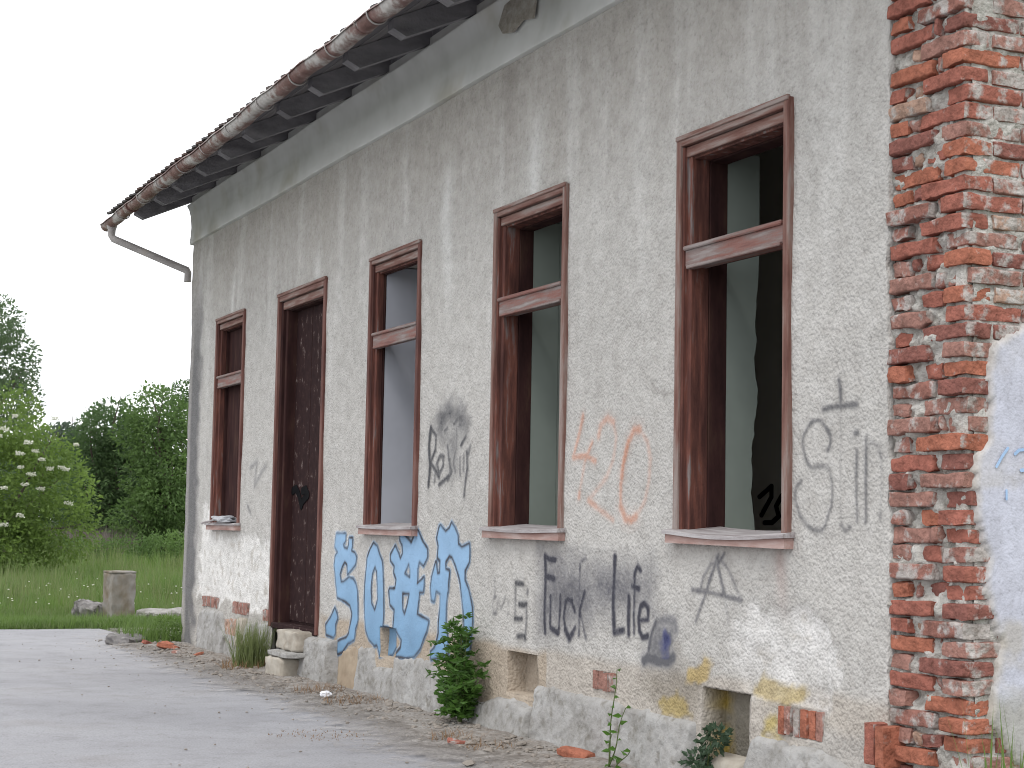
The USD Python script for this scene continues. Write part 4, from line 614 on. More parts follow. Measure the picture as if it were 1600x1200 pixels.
proud([(1.72, .40), (2.2, .415), (2.22, .10), (1.75, .08)], .012, .03, 4, MAT_BRICK[5], 'rubble_patch'); proud([(1.75, .27), (2.3, .26), (2.4, -.08), (1.7, -.08)], .02, .06, 14, MAT_CEMENT)
proud(ext(TR['ST4']), .02, .07, 5, MAT_CEMENT); proud([(6.358, .363), (7.037, .385), (7.9, .20), (7.95, -.08), (6.33, -.08)], .02, .08, 6, MAT_CEMENT)
proud([(7.86, .17), (8.15, .24), (8.40, .262), (8.72, .245), (8.75, -.08), (7.85, -.08)], .05, .15, 7, MAT_CEMENT)
proud([(8.744, .364), (9.1, .385), (9.477, .373), (10.21, .353), (10.628, .356), (10.60, .19), (10.5, -.08), (8.74, -.08)], .025, .10, 8, MAT_CEMENT)
proud([(11.11, .12), (11.146, .331), (11.207, .355), (11.359, .341), (11.727, .345), (11.93, .30), (12.05, .20), (12.15, -.08), (11.08, -.08)], .045, .11, 9, MAT_CEMENT)
proud([(10.70, .06), (10.794, .204), (10.96, .222), (11.07, .208), (11.09, -.08), (10.70, -.08)], .03, .12, 10, MAT_LIMESTONE)
proud([(11.98, .30), (12.18, .33), (12.2, .17), (12.0, .14)], .0, .03, 11, MAT_ROCK)
# ---- door steps and the cement cheek beside them
obj('door_step', at(rough_box((.56, .28, .17), .02, .012, 5, 3), (4.20, -.01, .335)), MAT_LIMESTONE, house, smooth=45, label='cream stone block under the door')
obj('door_step', at(rough_box((.56, .34, .045), .012, .010, 6, 3), (4.24, -.07, .228)), MAT_CEMENT, house, smooth=45, label='thin grey upper step slab')
obj('door_step', at(rough_box((.46, .30, .20), .02, .012, 7, 3), (4.14, -.10, .10)), MAT_LIMESTONE, house, smooth=45, label='cream squared bottom step block')
proud([(4.47, .385), (5.085, .398), (5.1, -.08), (4.30, -.08), (4.28, .2)], .10, .16, 12, MAT_CEMENT, 'cement_cheek', 'rough grey cement cheek beside the steps')
MAT_OCHRE = rough_mat('smooth_ochre_base', [(.3, (.26, .20, .14)), (.6, (.34, .275, .20)), (.8, (.38, .32, .25))], (4, 4, 4), 1.3, bump=.3, bscale=30)
proud([(5.09, .33), (5.60, .395), (5.585, -.08), (5.09, -.08)], .0, .012, 13, MAT_OCHRE, 'ochre_panel')

# ---- graffiti: thin coats of sprayed paint lying on the plaster
def spray(polys, strokes, col, edge_col=None, edge_w=.018, haze=(), step=.009, lift=.004, label=None, fillcols=None, AL=1.25, WS=1.0):
    pl = [(Polygon(p[0], p[1:]) if len(p) > 1 else Polygon(p[0])).buffer(0) for p in polys]; pl = [g.buffer(.011) for g in pl]
    hz = [(Polygon(p).buffer(0), a, s) for p, a, s in haze]; st = [(LineString(p) if len(p) > 1 else shapely.Point(p[0]), w*WS, a) for w, a, p in strokes]
    al = shapely.union_all([g.buffer(.06) for g in pl]+[g.buffer(s*1.1) for g, a, s in hz]+[g.buffer(w*1.7+.015) for g, w, a in st]); x0, z0, x1, z1 = al.bounds
    X, Z = np.meshgrid(np.arange(x0, x1, step), np.arange(z0, z1, step), indexing='ij'); P = np.stack([X, 0*X, Z], -1); pt = shapely.points(X, Z)
    jit = (meshkit.fbm(P*16, 3, 101)-.5); cov = np.zeros(X.shape); C3 = np.broadcast_to(np.array(col, float), X.shape+(3,)).copy()
    for g, a, s in hz:
        d = np.where(shapely.contains_xy(g, X.ravel(), Z.ravel()).reshape(X.shape), 1, -1)*shapely.distance(g.boundary, pt)+jit*.1; cov = np.maximum(cov, a*np.clip(d/s*.5+.5, 0, 1)**1.2*(.65+.7*meshkit.fbm(P*5, 3, 103)))
    for g, w, a in st:
        d = np.maximum(shapely.distance(g, pt)+jit*.010, 0); a = min(1, a*AL); cov = np.maximum(cov, a*np.exp(-(d/(w*.60))**2.4))
        cov = np.maximum(cov, .10*a*np.exp(-(d/(w*1.6))**2))
    for g in pl:
        d = np.where(shapely.contains_xy(g, X.ravel(), Z.ravel()).reshape(X.shape), 1, -1)*shapely.distance(g.boundary, pt)+jit*.012
        fill = np.clip(d/.014+.5, 0, 1); cov = np.maximum(cov, fill)
        if fillcols is not None:
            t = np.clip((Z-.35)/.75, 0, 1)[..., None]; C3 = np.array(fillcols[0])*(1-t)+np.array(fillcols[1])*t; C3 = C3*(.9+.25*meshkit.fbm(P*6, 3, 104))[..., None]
    if edge_col is not None:
        for g in pl:
            d = np.abs(shapely.distance(g.boundary, pt)+jit*.008); k = np.exp(-(d/edge_w)**2)*(.45+1.1*meshkit.fbm(P*5, 2, 105)); k = np.clip(k, 0, 1)
            C3 = C3*(1-k[..., None])+np.array(edge_col)*k[..., None]; cov = np.maximum(cov, np.clip(k*1.1, 0, 1))
    hole = np.zeros(X.shape, bool)
    for a, b in WX: hole |= (X > a-.02) & (X < b+.02) & (Z > ZS-.0)
    hole |= (X > DX0-.02) & (X < DX1+.02) | (X > QX-.015)
    cov = np.where(hole, 0, cov); n, m = X.shape; I = np.arange(n*m).reshape(n, m)
    cell = (cov[:-1, :-1] > .012) | (cov[1:, :-1] > .012) | (cov[1:, 1:] > .012) | (cov[:-1, 1:] > .012)
    H = hfield(X, Z)+lift; q4 = np.stack([H[:-1, :-1], H[1:, :-1], H[1:, 1:], H[:-1, 1:]]); cell &= (q4.max(0)-q4.min(0)) < .09
    a, b, c_, e = I[:-1, :-1][cell], I[1:, :-1][cell], I[1:, 1:][cell], I[:-1, 1:][cell]; f = np.vstack([np.stack([a, b, c_], -1), np.stack([a, c_, e], -1)])
    u, inv = np.unique(f, return_inverse=True)
    v = np.column_stack([X.ravel(), -H.ravel(), Z.ravel()])[u]
    return obj('graffiti', trimesh.Trimesh(v, inv.reshape(-1, 3), process=False), MAT_PAINT, house, smooth=True, colors={'paintcol': C3.reshape(-1, 3)[u], 'cover': cov.ravel()[u]}, label=label)
INK, GREY, NAVY = (.035, .035, .045), (.06, .06, .068), (.02, .025, .07)
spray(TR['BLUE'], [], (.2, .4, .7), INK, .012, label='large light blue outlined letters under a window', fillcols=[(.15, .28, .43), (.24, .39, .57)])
spray([], TR['FL'], (.03, .03, .042), haze=[(TR['FLhaze'], .46, .14)], label='dark two-word writing on a grey sprayed cloud', AL=1.25, WS=1.08)
spray([], TR['CONEs'], (.10, .10, .11), haze=[(TR['CONE'], .55, .05)], label='grey bell-shaped smear after the writing'); spray([], [], (.03, .035, .10), haze=[(TR['CONEd'], .95, .03)], lift=.008, label='dark navy wedge inside the grey smear')
spray([], TR['BYG'], (.05, .05, .055), label='thin faint grey signature', AL=1.2); spray([], TR['AN'], (.04, .04, .05), label='black letter A with a crossbar below the nearest window', AL=.78, WS=.78)
spray([], TR['N420'], (.42, .17, .09), label='faint orange number 420', AL=.62); spray([], TR['STIN'], (.045, .045, .05), label='thin black word with a cross beside the bricks', AL=.8, WS=.8)
spray([], TR['RX'], (.05, .05, .055), haze=[(TR['RXhaze'][0], .72, .10), (TR['RXhaze'][1], .40, .10)], label='black scribbled tag between two windows'); spray([], TR['SCR'], (.08, .08, .085), label='small faded grey scrawl beside the far window')

# ================================================================ loose things at the foot of the wall
def blade_set(n, hgt, wid, spread, seed, lean=.5, curve=.6, seg=3):
    r = np.random.default_rng(seed); V, F = [], []
    for _ in range(n):
        a = r.uniform(0, 2*np.pi); rad = spread*math.sqrt(r.random()); b = np.array([rad*math.cos(a), rad*math.sin(a), 0]); h = hgt*r.uniform(.55, 1.1); w = wid*r.uniform(.7, 1.3)
        d = r.uniform(0, 2*np.pi); dv = np.array([math.cos(d), math.sin(d), 0]); ln = lean*r.uniform(.1, 1); side = np.array([-dv[1], dv[0], 0]); i0 = len(V)
        for s in range(seg+1):
            t = s/seg; p = b+dv*h*ln*(t+curve*t*t)*.6+np.array([0, 0, h*(t-.18*ln*t*t)]); ww = w*(1-t)**.7*.5
            V += [p-side*ww, p+side*ww]
        for s in range(seg): k = i0+2*s; F += [[k, k+1, k+3], [k, k+3, k+2]]
    return trimesh.Trimesh(np.array(V), np.array(F), process=False)
def leaves(pts, dirs, L, W, seed, droop=.3):
    """one folded four-sided leaf per point"""
    r = np.random.default_rng(seed); n = len(pts); d = dirs/np.maximum(np.linalg.norm(dirs, axis=1, keepdims=True), 1e-9)
    rnd = r.normal(size=(n, 3)); s = np.cross(d, rnd); s /= np.maximum(np.linalg.norm(s, axis=1, keepdims=True), 1e-9); nn = np.cross(s, d)
    l = L*r.uniform(.7, 1.25, (n, 1)); w = W*r.uniform(.7, 1.25, (n, 1))
    a = pts; b = pts+d*l*.45+s*w*.5+nn*w*.15; c = pts+d*l-nn*l*droop*.3; e = pts+d*l*.45-s*w*.5+nn*w*.15
    v = np.stack([a, b, c, e], 1).reshape(-1, 3); k = np.arange(n)[:, None]*4
    f = np.stack([k+[0, 1, 2], k+[0, 2, 3]], 1).reshape(-1, 3); return trimesh.Trimesh(v, f, process=False)
def clumpy_crown(blobs, n, L, W, seed, gap=.42, down=.2):
    """leaf-sized faces through a crown made of lumps, thinned by noise so that gaps stay open"""
    r = np.random.default_rng(seed); B = np.array([[*b[:3], *(b[3] if np.ndim(b[3]) else (b[3],)*3)] for b in blobs], float)
    vol = B[:, 3]*B[:, 4]*B[:, 5]; out_p, out_d = [], []; got = 0
    while got < n:
        m = n*2; bi = r.choice(len(B), m, p=vol/vol.sum()); u = r.normal(size=(m, 3)); u /= np.linalg.norm(u, axis=1, keepdims=True)
        rad = r.uniform(.25, 1, (m, 1))**.45*(1+.22*(meshkit.noise(u*2.3+bi[:, None]*5.1, 7)[:, None]-.4)); p = B[bi, :3]+u*rad*B[bi, 3:]
        k = meshkit.fbm(p*(1.5/max(.35, B[:, 3].mean()*.45)), 3, seed) > gap
        p, u = p[k], u[k]; out_p.append(p); out_d.append(u+r.normal(size=u.shape)*.7+np.array([0, 0, -down])); got += len(p)
    return leaves(np.vstack(out_p)[:n], np.vstack(out_d)[:n], L, W, seed+1)
def limbs(base, blobs, r0, seed):
    r = np.random.default_rng(seed); base = np.array(base, float); B = np.array([b[:3] for b in blobs], float); top = B.mean(0); ms = []
    fork = base+(top-base)*np.array([.5, .5, .42]); ms.append(tube([base-np.array([0, 0, .2]), base+(fork-base)*.5+r.normal(size=3)*r0*.5, fork], [r0*1.25, r0*.95, r0*.75], 8))
    for b in B:
        mid = fork+(b-fork)*.55+r.normal(size=3)*r0*1.5; ms.append(tube([fork, mid, b, b+(b-fork)*.25+r.normal(size=3)*r0], [r0*.6, r0*.4, r0*.22, r0*.08], 6))
    return cat_(ms)
def tree(name, label, cat, base, blobs, n, L, W, mat, r0, seed, group=None, gap=.42):
    t = thing(name, label, cat, base, group=group); loc = [(b[0], b[1], b[2], b[3]) for b in blobs]
    obj('trunk', limbs((0, 0, 0), loc, r0, seed), MAT_BARK, t, smooth=True); obj('crown', clumpy_crown(loc, n, L, W, seed, gap), MAT_LEAF[mat], t); return t
def blobset(seed, n, rx, ry, z0, z1, br, shape=1.0):
    """lumps filling a crown of half-widths rx, ry between heights z0 and z1"""
    r = np.random.default_rng(seed); out = []
    for i in range(n):
        t = (i+.5)/n; z = z0+(z1-z0)*t; s = math.sqrt(max(.05, 1-(abs(t-.38)/.66)**2))*shape; a = i*2.4+r.uniform(-.5, .5); q = r.uniform(.35, .85)
        out.append((rx*s*q*math.cos(a), ry*s*q*math.sin(a), z, tuple(br*r.uniform(.75, 1.2)*np.array([1, 1, .82]))))
    return out

# leafy sapling against the wall
sp = thing('leafy_sapling', 'bright green bushy sapling growing from the foot of the wall', 'sapling', (7.90, -.13, .03)); r = np.random.default_rng(3)
stems, P, D = [], [], []
for k in range(30):
    a = r.uniform(0, 2*np.pi); h = r.choice([.26, .34, .42, .50, .58, .68])*r.uniform(.85, 1.05); ln = r.uniform(.05, .34)*(1.15-h); hx = math.cos(a)*ln-.10*h; hy = math.sin(a)*ln*.5
    pts = np.array([[hx*t**1.3, hy*t**1.3, h*t] for t in np.linspace(0, 1, 6)]); stems.append(tube(pts, np.linspace(.007, .002, 6), 5))
    for t in np.linspace(.22, 1, 11):
        p = np.array([hx*t**1.3, hy*t**1.3, h*t]); b = r.uniform(0, 2*np.pi); o = np.array([math.cos(b), math.sin(b)*.8, .35])
        rl = r.uniform(.04, .17)*(1.25-t*.6)
        if r.random() < .38: continue
        for q in np.linspace(.25, 1, 5):
            c = p+o*rl*q-np.array([0, 0, .25*rl*q*q])
            for sd in (-1, 1): P.append(c); D.append(o*.6+sd*np.cross(o, [0, 0, 1])+np.array([0, 0, -.1]))
        stems.append(tube([p, p+o*rl*.5, p+o*rl-np.array([0, 0, .25*rl])], [.002, .0015, .001], 4))
obj('stem', cat_(stems), MAT_STEM, sp); obj('foliage', leaves(np.array(P)+r.normal(size=(len(P), 3))*.006, np.array(D)+r.normal(size=(len(D), 3))*.35, .058, .022, 5), MAT_LEAF['bright'], sp)
# grey-green tuft by the steps
tf = thing('grass_tuft', 'upright grey-green tuft with dry brown foot left of the door step', 'plant', (3.34, -.20, .03))
obj('blades', blade_set(420, .46, .008, .15, 21, .55), MAT_LEAF['tuft'], tf); obj('dry_foot', blade_set(260, .13, .007, .27, 22, 1.4), MAT_LEAF['straw'], tf)
# weeds at the far corner
cw = thing('corner_weed', 'low green weeds at the far bottom corner of the house', 'plant', (-.35, -.15, .0))
obj('blades', blade_set(620, .30, .011, .42, 23, .9), MAT_LEAF['grass'], cw); obj('foliage', clumpy_crown([(.14, .05, .16, (.20, .16, .16)), (.32, .12, .12, (.16, .12, .12)), (-.2, -.05, .06, (.25, .2, .07))], 520, .05, .024, 24, .3), MAT_LEAF['grass'], cw)
# climbing weed and dark weed at the near plinth
cl = thing('climbing_weed', 'thin upright stalk with a few leaves in front of the near plinth', 'plant', (10.05, -.20, .0)); r = np.random.default_rng(9); ms, P, D = [], [], []
for (dx, h, n) in ((-.0, .56, 12), (.10, .37, 9), (-.05, .22, 6), (.16, .16, 7)):
    pts = np.array([[dx*(t)+.012*math.sin(t*9+dx*40), .05*t, h*t] for t in np.linspace(0, 1, 9)]); ms.append(tube(pts, np.linspace(.005, .002, 9), 5))
    for t in np.linspace(.08, 1, n): P.append(np.array([dx*t+.012*math.sin(t*9+dx*40), .05*t, h*t])); a = r.uniform(0, 6.28); D.append(np.array([math.cos(a), math.sin(a)*.7-.2, .1]))
obj('stem', cat_(ms), MAT_STEM, cl); obj('foliage', leaves(np.array(P), np.array(D), .05, .024, 6, .9), MAT_LEAF['bright'], cl)
dk = thing('dark_weed', 'dark bluish-green leafy weed growing in the cellar niche', 'plant', (10.80, -.05, .05))
obj('foliage', clumpy_crown([(0.03, .02, .22, (.08, .05, .08)), (.10, .02, .26, (.06, .04, .05)), (-.06, .0, .10, (.10, .06, .09)), (.03, -.03, .05, (.12, .06, .06))], 420, .042, .024, 31, .3), MAT_LEAF['bluegreen'], dk); obj('stem', cat_([tube([(0, 0, -.05), (.02, 0, .12), (.05, 0, .24)], [.005, .004, .002], 5), tube([(0, 0, -.05), (-.05, -.02, .1)], [.004, .002], 5)]), MAT_STEM, dk)
gb = thing('tall_grass_blades', 'tall green grass blades in front of the gable wall', 'grass', (12.98, .12, .0)); obj('blades', blade_set(70, .68, .016, .24, 33, .35, .4, 4), MAT_LEAF['grass'], gb); obj('undergrowth', blade_set(160, .25, .010, .4, 34, .8), MAT_LEAF['grass'], gb)
# dry grass
for k, (x, y, s, lab) in enumerate([(5.55, -.28, .22, 'dry orange-brown grass clump below the blue letters'), (6.35, -.30, .25, 'dry straw clump just left of the sapling'), (8.55, -.42, .17, 'small brown dry clump at the foot of the ledge right of the sapling'), (9.0, -.40, .15, 'brown dry clump in front of the long grey plinth'), (7.95, -1.1, .30, 'flat brown straw patch lying out on the asphalt')]):
    t = thing('dry_grass', lab, 'dry grass', (x, y, .025 if k < 4 else .012), group='dry grass clumps along the wall foot'); obj('blades', blade_set([150, 130, 90, 80, 120][k], [.10, .09, .08, .07, .016][k], .006, s, 50+k, 1.7), MAT_LEAF['straw'], t)
# brick fragments, tile shards, litter
frs = [(.55, -.28, .10, .4, 0, 'flat orange tile shard nearest the far corner'), (.95, -.36, .13, 1.1, 0, 'long orange tile shard among the corner debris'), (.25, -.40, .09, 2.2, 1, 'dull red tile shard at the edge of the corner debris'), (1.5, -.40, .08, .2, 3, 'pinkish brick chip left of the grass tuft'), (1.9, -.30, .07, 2.0, 0, 'small orange chip against the far plinth'), (9.62, -.17, .12, .5, 0, 'orange brick fragment in front of the long grey plinth'), (8.75, -.50, .07, 1.3, 1, 'small red brick crumb by the dry clump')]
for k, (x, y, s, rz, mi, lab) in enumerate(frs):
    r_ = random.Random(k); tag(obj('brick_fragment', at(rough_box((s*1.6, s*.85, s*.38), s*.08, s*.10, 60+k, 2), (x, y, float(ground_z(x, y))+s*.20), rx=r_.uniform(-.3, .3), ry=r_.uniform(-.3, .3), rz=rz), MAT_BRICK[mi], None, smooth=40), lab, 'brick fragment', 'broken brick and tile pieces on the ground')
def crumple(seed, s, flat):
    m = trimesh.creation.icosphere(3); v = np.array(m.vertices); v = v*(1+.9*(meshkit.fbm(v*1.7+seed, 3, seed)[:, None]-.5)); v[:, 2] *= flat; m.vertices = v*s; return m
MAT_LITTER = rough_mat('white_litter', [(.3, (.62, .63, .66)), (.7, (.78, .78, .8))], rough=.6)
MAT_SHEET = rough_mat('grey_crumpled_sheet', [(.3, (.22, .225, .24)), (.7, (.42, .43, .45))], (8, 8, 8), 1.2, rough=.5)
tag(obj('litter', at(crumple(5, .042, .55), (6.02, -.40, .07)), MAT_LITTER, None, smooth=25), 'crumpled white litter on the debris below the blue letters', 'litter')
tag(obj('crumpled_sheet', at(crumple(8, 1, .16).apply_scale((.36, .075, .24)), (1.72, -.035, 1.335)), MAT_SHEET, None, smooth=20), 'crumpled grey sheet lying on the far window sill', 'sheet')
tag(obj('wood_splinter', at(bx(-.11, .11, -.012, .012, -.008, .008), (1.27, -.07, 1.315), ry=-.2, rz=.5), MAT_SILL, None), 'pale wood splinter on the left end of the far sill', 'splinter')
tag(obj('dark_stone', at(rough_box((.42, .26, .12), .04, .03, 71, 3), (-.28, -.52, .05), rz=.4), MAT_ROCK, None, smooth=60), 'low dark stone at the asphalt edge by the far corner', 'stone')
# crumbled plaster and grit: uncountable
def grit():
    r = np.random.default_rng(17); ms = []; base = [trimesh.creation.icosahedron() for _ in range(5)]
    for i, b in enumerate(base): v = np.array(b.vertices); b.vertices = v*np.array([1, .75, .45])*(1+.5*(np.random.default_rng(i).random((len(v), 1))-.5))
    n = 3000; x = np.concatenate([r.uniform(-1.0, 12.6, n), r.uniform(-3, 12.5, 160)]); y = np.concatenate([-.10-np.abs(r.normal(0, .26, n)), -.6-np.abs(r.normal(0, 1.0, 160))]); s = np.concatenate([.006+.016*r.random(n)**3, .004+.007*r.random(160)**2])
    big = r.random(n+160) < .018; s = np.where(big & (y > -.8), s+.022, s); V, F = [], []; o = 0
    for i in range(n+160):
        b = base[i % 5]; a = r.uniform(0, 6.28); R_ = np.array([[math.cos(a), -math.sin(a), 0], [math.sin(a), math.cos(a), 0], [0, 0, 1]])
        V.append(np.array(b.vertices)@R_.T*s[i]*r.uniform(.7, 1.4)+[x[i], y[i], float(ground_z(x[i], y[i]))+.008+s[i]*.2]); F.append(b.faces+o); o += len(b.vertices)
    return trimesh.Trimesh(np.vstack(V), np.vstack(F), process=False)
MAT_GRIT = M('plaster_crumbs', {'g': ('geometry', {}), 'r': ('rgb_ramp', {'ramp': [(0, (.22, .195, .17)), (.35, (.33, .31, .29)), (.7, (.50, .485, .465)), (.93, (.62, .61, .595)), (1, (.34, .14, .09))]}), 'p': ('principled_bsdf', {'roughness': .95})}, [('g.random_per_island', 'r.fac'), ('r.color', 'p.base_color')], 'p.BSDF')
struct('plaster_crumbs', grit(), MAT_GRIT, 'grit and crumbled plaster scattered along the foot of the wall', 'rubble', kind='stuff')

# ================================================================ beyond the yard
post = thing('concrete_post', 'short square rusty-stained concrete post at the grass edge', 'post', (-6.04, .60, -.05), 12); obj('shaft', at(rough_box((.31, .35, .66), .012, .012, 81, 4), (0, 0, .32)), MAT_CONC, post, smooth=50); obj('cap', at(rough_box((.318, .358, .03), .008, .006, 82, 3), (0, 0, .66)), MAT_CONC, post, smooth=50)
tag(obj('boulder', at(rough_box((.42, .36, .27), .09, .05, 83, 4), (-6.3, .26, .04), rz=.5, ry=.2), MAT_ROCK, None, smooth=60), 'dark grey boulder leaning beside the concrete post', 'boulder')
tag(obj('stone_slab', at(rough_box((.7, .72, .10), .03, .03, 84, 4), (-5.6, 1.22, .05), rz=.2), MAT_SLAB, None, smooth=60), 'upper flat pale stone slab in the grass right of the post', 'slab', 'stone slabs in the grass')
tag(obj('stone_slab', at(rough_box((.8, .55, .08), .03, .03, 85, 4), (-4.6, 1.15, -.01), rz=-.1), MAT_SLAB, None, smooth=60), 'lower pale stone slab half sunk in grass near the house corner', 'slab', 'stone slabs in the grass')
# meadow grass: a few clumps, scattered
def instancer(name, protos, mat, pts, rots, scl, idx, label, cat):
    pi = UsdGeom.PointInstancer.Define(stage, path(None, name)); tg = []
    for k, pm in enumerate(protos): q = obj('clump', pm, mat[k] if isinstance(mat, list) else mat, pi); tg.append(q.GetPath())
    pi.CreatePrototypesRel().SetTargets(tg); pi.CreateProtoIndicesAttr(Vt.IntArray.FromNumpy(idx.astype(np.int32))); pi.CreatePositionsAttr(Vt.Vec3fArray.FromNumpy(pts.astype(np.float32)))
    pi.CreateOrientationsAttr(Vt.QuathArray([Gf.Quath(float(math.cos(a/2)), 0, 0, float(math.sin(a/2))) for a in rots])); pi.CreateScalesAttr(Vt.Vec3fArray.FromNumpy(np.repeat(scl[:, None], 3, 1).astype(np.float32)))
    return tag(pi, label, cat, kind='stuff')
def wedge(n, d0, d1, seed, pw=1.0):
    """points on the meadow behind the yard"""
    r = np.random.default_rng(seed); d = d0+(d1-d0)*r.random(n)**pw; a = r.uniform(-.115, .30, n); u = np.array([math.cos(math.pi-.0), 0]);
    ang = math.radians(180-8.2)-a+.10                     # direction from the camera's standpoint across the meadow
    return CAM[0]+d*np.cos(ang), CAM[1]+d*np.sin(ang)
gx, gy = wedge(5200, 20.5, 75, 41, 1.5); r = np.random.default_rng(43)
ok = (gx < -3.45-.25*r.random(len(gx))) & ~((np.abs(gx+6.04) < .28) & (np.abs(gy-.6) < .28)) & ~((np.abs(gx+5.6) < .4) & (np.abs(gy-1.22) < .4)); gx, gy = gx[ok], gy[ok]
dist = np.hypot(gx-CAM[0], gy-CAM[1]); hs = np.clip((dist-21)/9, .22, 1.0)*r.uniform(.7, 1.25, len(gx))*np.where(dist > 45, 1.35, 1)
instancer('meadow_grass', [blade_set(46, .42, .016, .42, 45, .7), blade_set(40, .5, .014, .40, 46, .5), blade_set(50, .34, .020, .45, 47, .9), blade_set(34, .62, .012, .4, 48, .4)], [MAT_LEAF['grass'], MAT_LEAF['grass'], MAT_LEAF['weed'], MAT_LEAF['tuft']], np.column_stack([gx, gy, 0*gx-.06]), r.uniform(0, 6.28, len(gx)), hs, r.choice(4, len(gx), p=[.28, .24, .26, .22]), 'tall green meadow grass behind the yard', 'grass')
ex = r.uniform(-4.0, -3.28, 900); ey = r.uniform(-7, 2.2, 900)
ex2 = r.uniform(-4.6, -3.4, 900); ex = np.concatenate([ex, ex2]); ey = np.concatenate([ey, r.uniform(-7, 2.2, 900)])
instancer('verge_grass', [blade_set(46, .15, .010, .13, 49, .9), blade_set(40, .11, .012, .15, 50, 1.2)], [MAT_LEAF['grass'], MAT_LEAF['weed']], np.column_stack([ex, ey, 0*ex-.03]), r.uniform(0, 6.28, len(ex)), r.uniform(.6, 1.3, len(ex)), r.choice(2, len(ex)), 'short ragged grass along the far edge of the asphalt', 'grass')
# small white flowers in the grass
fx, fy = wedge(200, 24.5, 34, 52); k = fx < -5.0; fx, fy = fx[k], fy[k]; r = np.random.default_rng(54); fb = [trimesh.creation.icosphere(1, radius=.013) for _ in fx]
for b, x, y in zip(fb, fx, fy): b.apply_scale((1, 1, .6)); b.apply_translation((x, y, r.uniform(.12, .38)))
struct('meadow_flowers', cat_(fb), MAT_LEAF['petal'], 'tiny white flowers sprinkled through the meadow grass', 'flowers', kind='stuff')

# flowering elder on the left
eb = [(0, 0, 2.1, (1.5, 1.5, 1.2)), (.3, 1.1, 1.9, (1.2, 1.1, 1.1)), (-.2, -1.2, 2.3, (1.3, 1.2, 1.3)), (.2, .1, 3.3, (1.1, 1.0, .9)), (.1, -1.0, 3.6, (1.1, 1.0, .9)), (.4, 1.5, 1.2, (1.0, .8, .8)), (.5, -.1, 1.0, (1.2, 1.4, .7)), (.3, -1.7, 1.3, (1.2, 1.1, .9)), (.6, 1.0, 2.7, (.8, .7, .6)), (.4, .5, .7, (1.0, 1.0, .6)), (.2, -2.4, 2.6, (1.2, 1.2, 1.4))]
el = tree('elder_bush', 'large yellow-green elder bush with flat white flower heads at the left', 'bush', (-19.3, .55, -.05), eb, 24000, .115, .055, 'elder', .07, 61, gap=.40)
r = np.random.default_rng(63)
FLP = [(-0.01, 3.01), (-0.09, 2.54), (0.44, 2.4), (0.74, 2.74), (0.88, 2.58), (0.58, 2.91), (1.27, 2.43), (1.37, 2.39), (0.88, 1.98), (0.54, 2.06), (0.47, 1.44), (-0.08, 1.44), (0.16, 1.25), (1.06, 2.4), (0.13, 1.98), (0.41, 2.68), (1.55, 2.9), (0.09, 3.16), (0.66, 2.27), (1.13, 3.43), (0.3, 3.43), (1.44, 1.71), (-0.6, 2.7), (-0.9, 3.3), (-1.4, 2.2)]
for i, (yy, zz) in enumerate(FLP):
    n = 60; q = np.clip(r.normal(size=(n, 3)), -1.4, 1.4)*np.array([.04, .05, .022])*r.uniform(.7, 1.2); c = np.array([1.60+.15*math.cos(yy*3.3)-.22*abs(yy-.6)-.12*max(zz-2.6, 0), yy, zz])
    ms = leaves(q, r.normal(size=(n, 3))*.4+np.array([.7, 0, .7]), .035, .035, 70+i); ms.apply_translation(c); obj('flower_head', ms, MAT_LEAF['petal'], el)

GT = 'green trees beyond the meadow'
tree('tall_tree', 'tall dark feathery tree rising behind the elder bush', 'tree', (-33.5, 1.6, -.05), blobset(71, 15, 2.6, 2.4, 1.3, 7.2, 1.3), 42000, .15, .06, 'tall', .16, 72, gap=.35)
tree('broad_tree', 'dark green rounded tree left of the house, farther from the corner', 'tree', (-38.7, 6.95, -.05), blobset(73, 14, 1.5, 1.4, .8, 4.6, 1.0), 16000, .15, .075, 'dark', .13, 74, GT)
tree('broad_tree', 'mid green bushy tree closest to the house corner', 'tree', (-34.3, 7.75, -.05), blobset(75, 16, 1.25, 1.15, .7, 4.85, .9), 17000, .14, .07, 'mid', .13, 76, GT)
tree('broad_tree', 'taller thin-leaved tree showing just past the house corner', 'tree', (-40.5, 10.6, -.05), blobset(77, 15, 1.5, 1.5, 1.4, 6.3, .9), 12000, .15, .07, 'dark', .14, 78, GT, gap=.47)
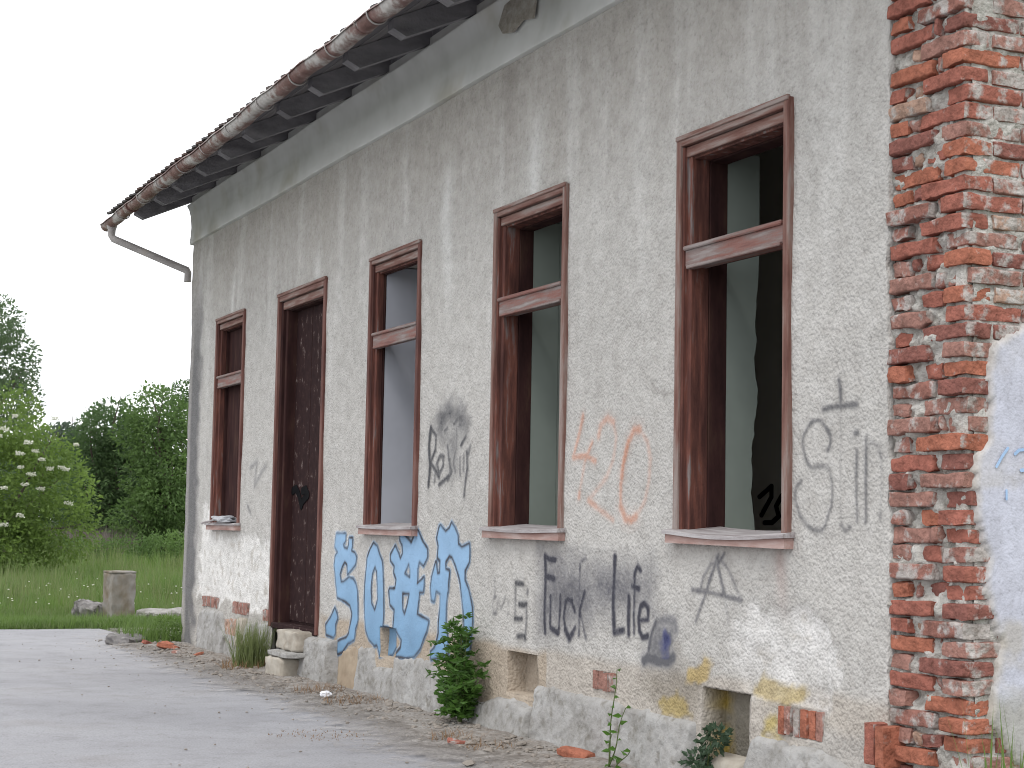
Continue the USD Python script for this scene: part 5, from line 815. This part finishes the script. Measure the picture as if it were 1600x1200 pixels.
tree('broad_tree', 'dark tree filling the gap low between the two rounded trees', 'tree', (-43.5, 8.4, -.05), blobset(79, 12, 1.8, 1.8, .6, 3.6, 1.1), 12000, .16, .08, 'dark', .13, 80, GT)
tree('far_tree', 'hazy blue-green tree far off in the gap of the skyline', 'tree', (-129.4, 21.4, -.05), blobset(81, 12, 2.7, 2.6, 3.0, 8.6, 1.6), 9000, .34, .2, 'far', .3, 82, 'hazy far trees')
tree('far_tree', 'smaller hazy tree to the left of the far one', 'tree', (-131, 18.6, -.05), blobset(83, 10, 2.2, 2.0, 2.6, 7.2, 1.4), 6000, .34, .2, 'far', .3, 84, 'hazy far trees')
for k, (x, y, h, lab) in enumerate([(-58, 7.4, 4.2, 'low tree closing the gap behind the elder'), (-62, 5.2, 4.6, 'bushy tree low behind the elder on the left'), (-60, 9.8, 3.4, 'low bushy tree between the elder and the rounded trees')]):
    tree('background_tree', lab, 'tree', (x, y, -.05), blobset(90+k, 12, 2.3, 2.3, .4, h, 1.2), 9000, .18, .09, ['mid', 'dark', 'mid'][k], .15, 95+k, 'low trees behind the elder')
# shrub bank and dry weeds in front of the trees
def bank(n, xs, ys, zr, L, W, seed, gap):
    r = np.random.default_rng(seed); bl = [(x, y, r.uniform(.2, .4)*zr, (.9, .8, zr*r.uniform(.55, .8))) for x, y in zip(xs, ys)]; return clumpy_crown(bl, n, L, W, seed, gap)
t = np.linspace(0, 1, 30)
struct('weed_bank', bank(42000, -31.5+1.5*np.sin(t*9), -5+13.8*t, 1.0, .10, .045, 101, .36), MAT_LEAF['mid'], 'bank of nettles and low weeds in front of the trees', 'weeds', kind='stuff')
wx = np.random.default_rng(103); xs = wx.uniform(-35, -33, 330); ys = 4.4+2.3*wx.random(330)
instancer('dry_weeds', [blade_set(26, 1.25, .016, .22, 105, .25, .3), blade_set(22, 1.05, .02, .25, 106, .35, .3)], MAT_LEAF['dryweed'], np.column_stack([xs, ys, 0*xs-.05]), wx.uniform(0, 6.28, 330), wx.uniform(.75, 1.1, 330), wx.choice(2, 330), 'dry grey-purple weed stalks in front of the dark trees', 'weeds')
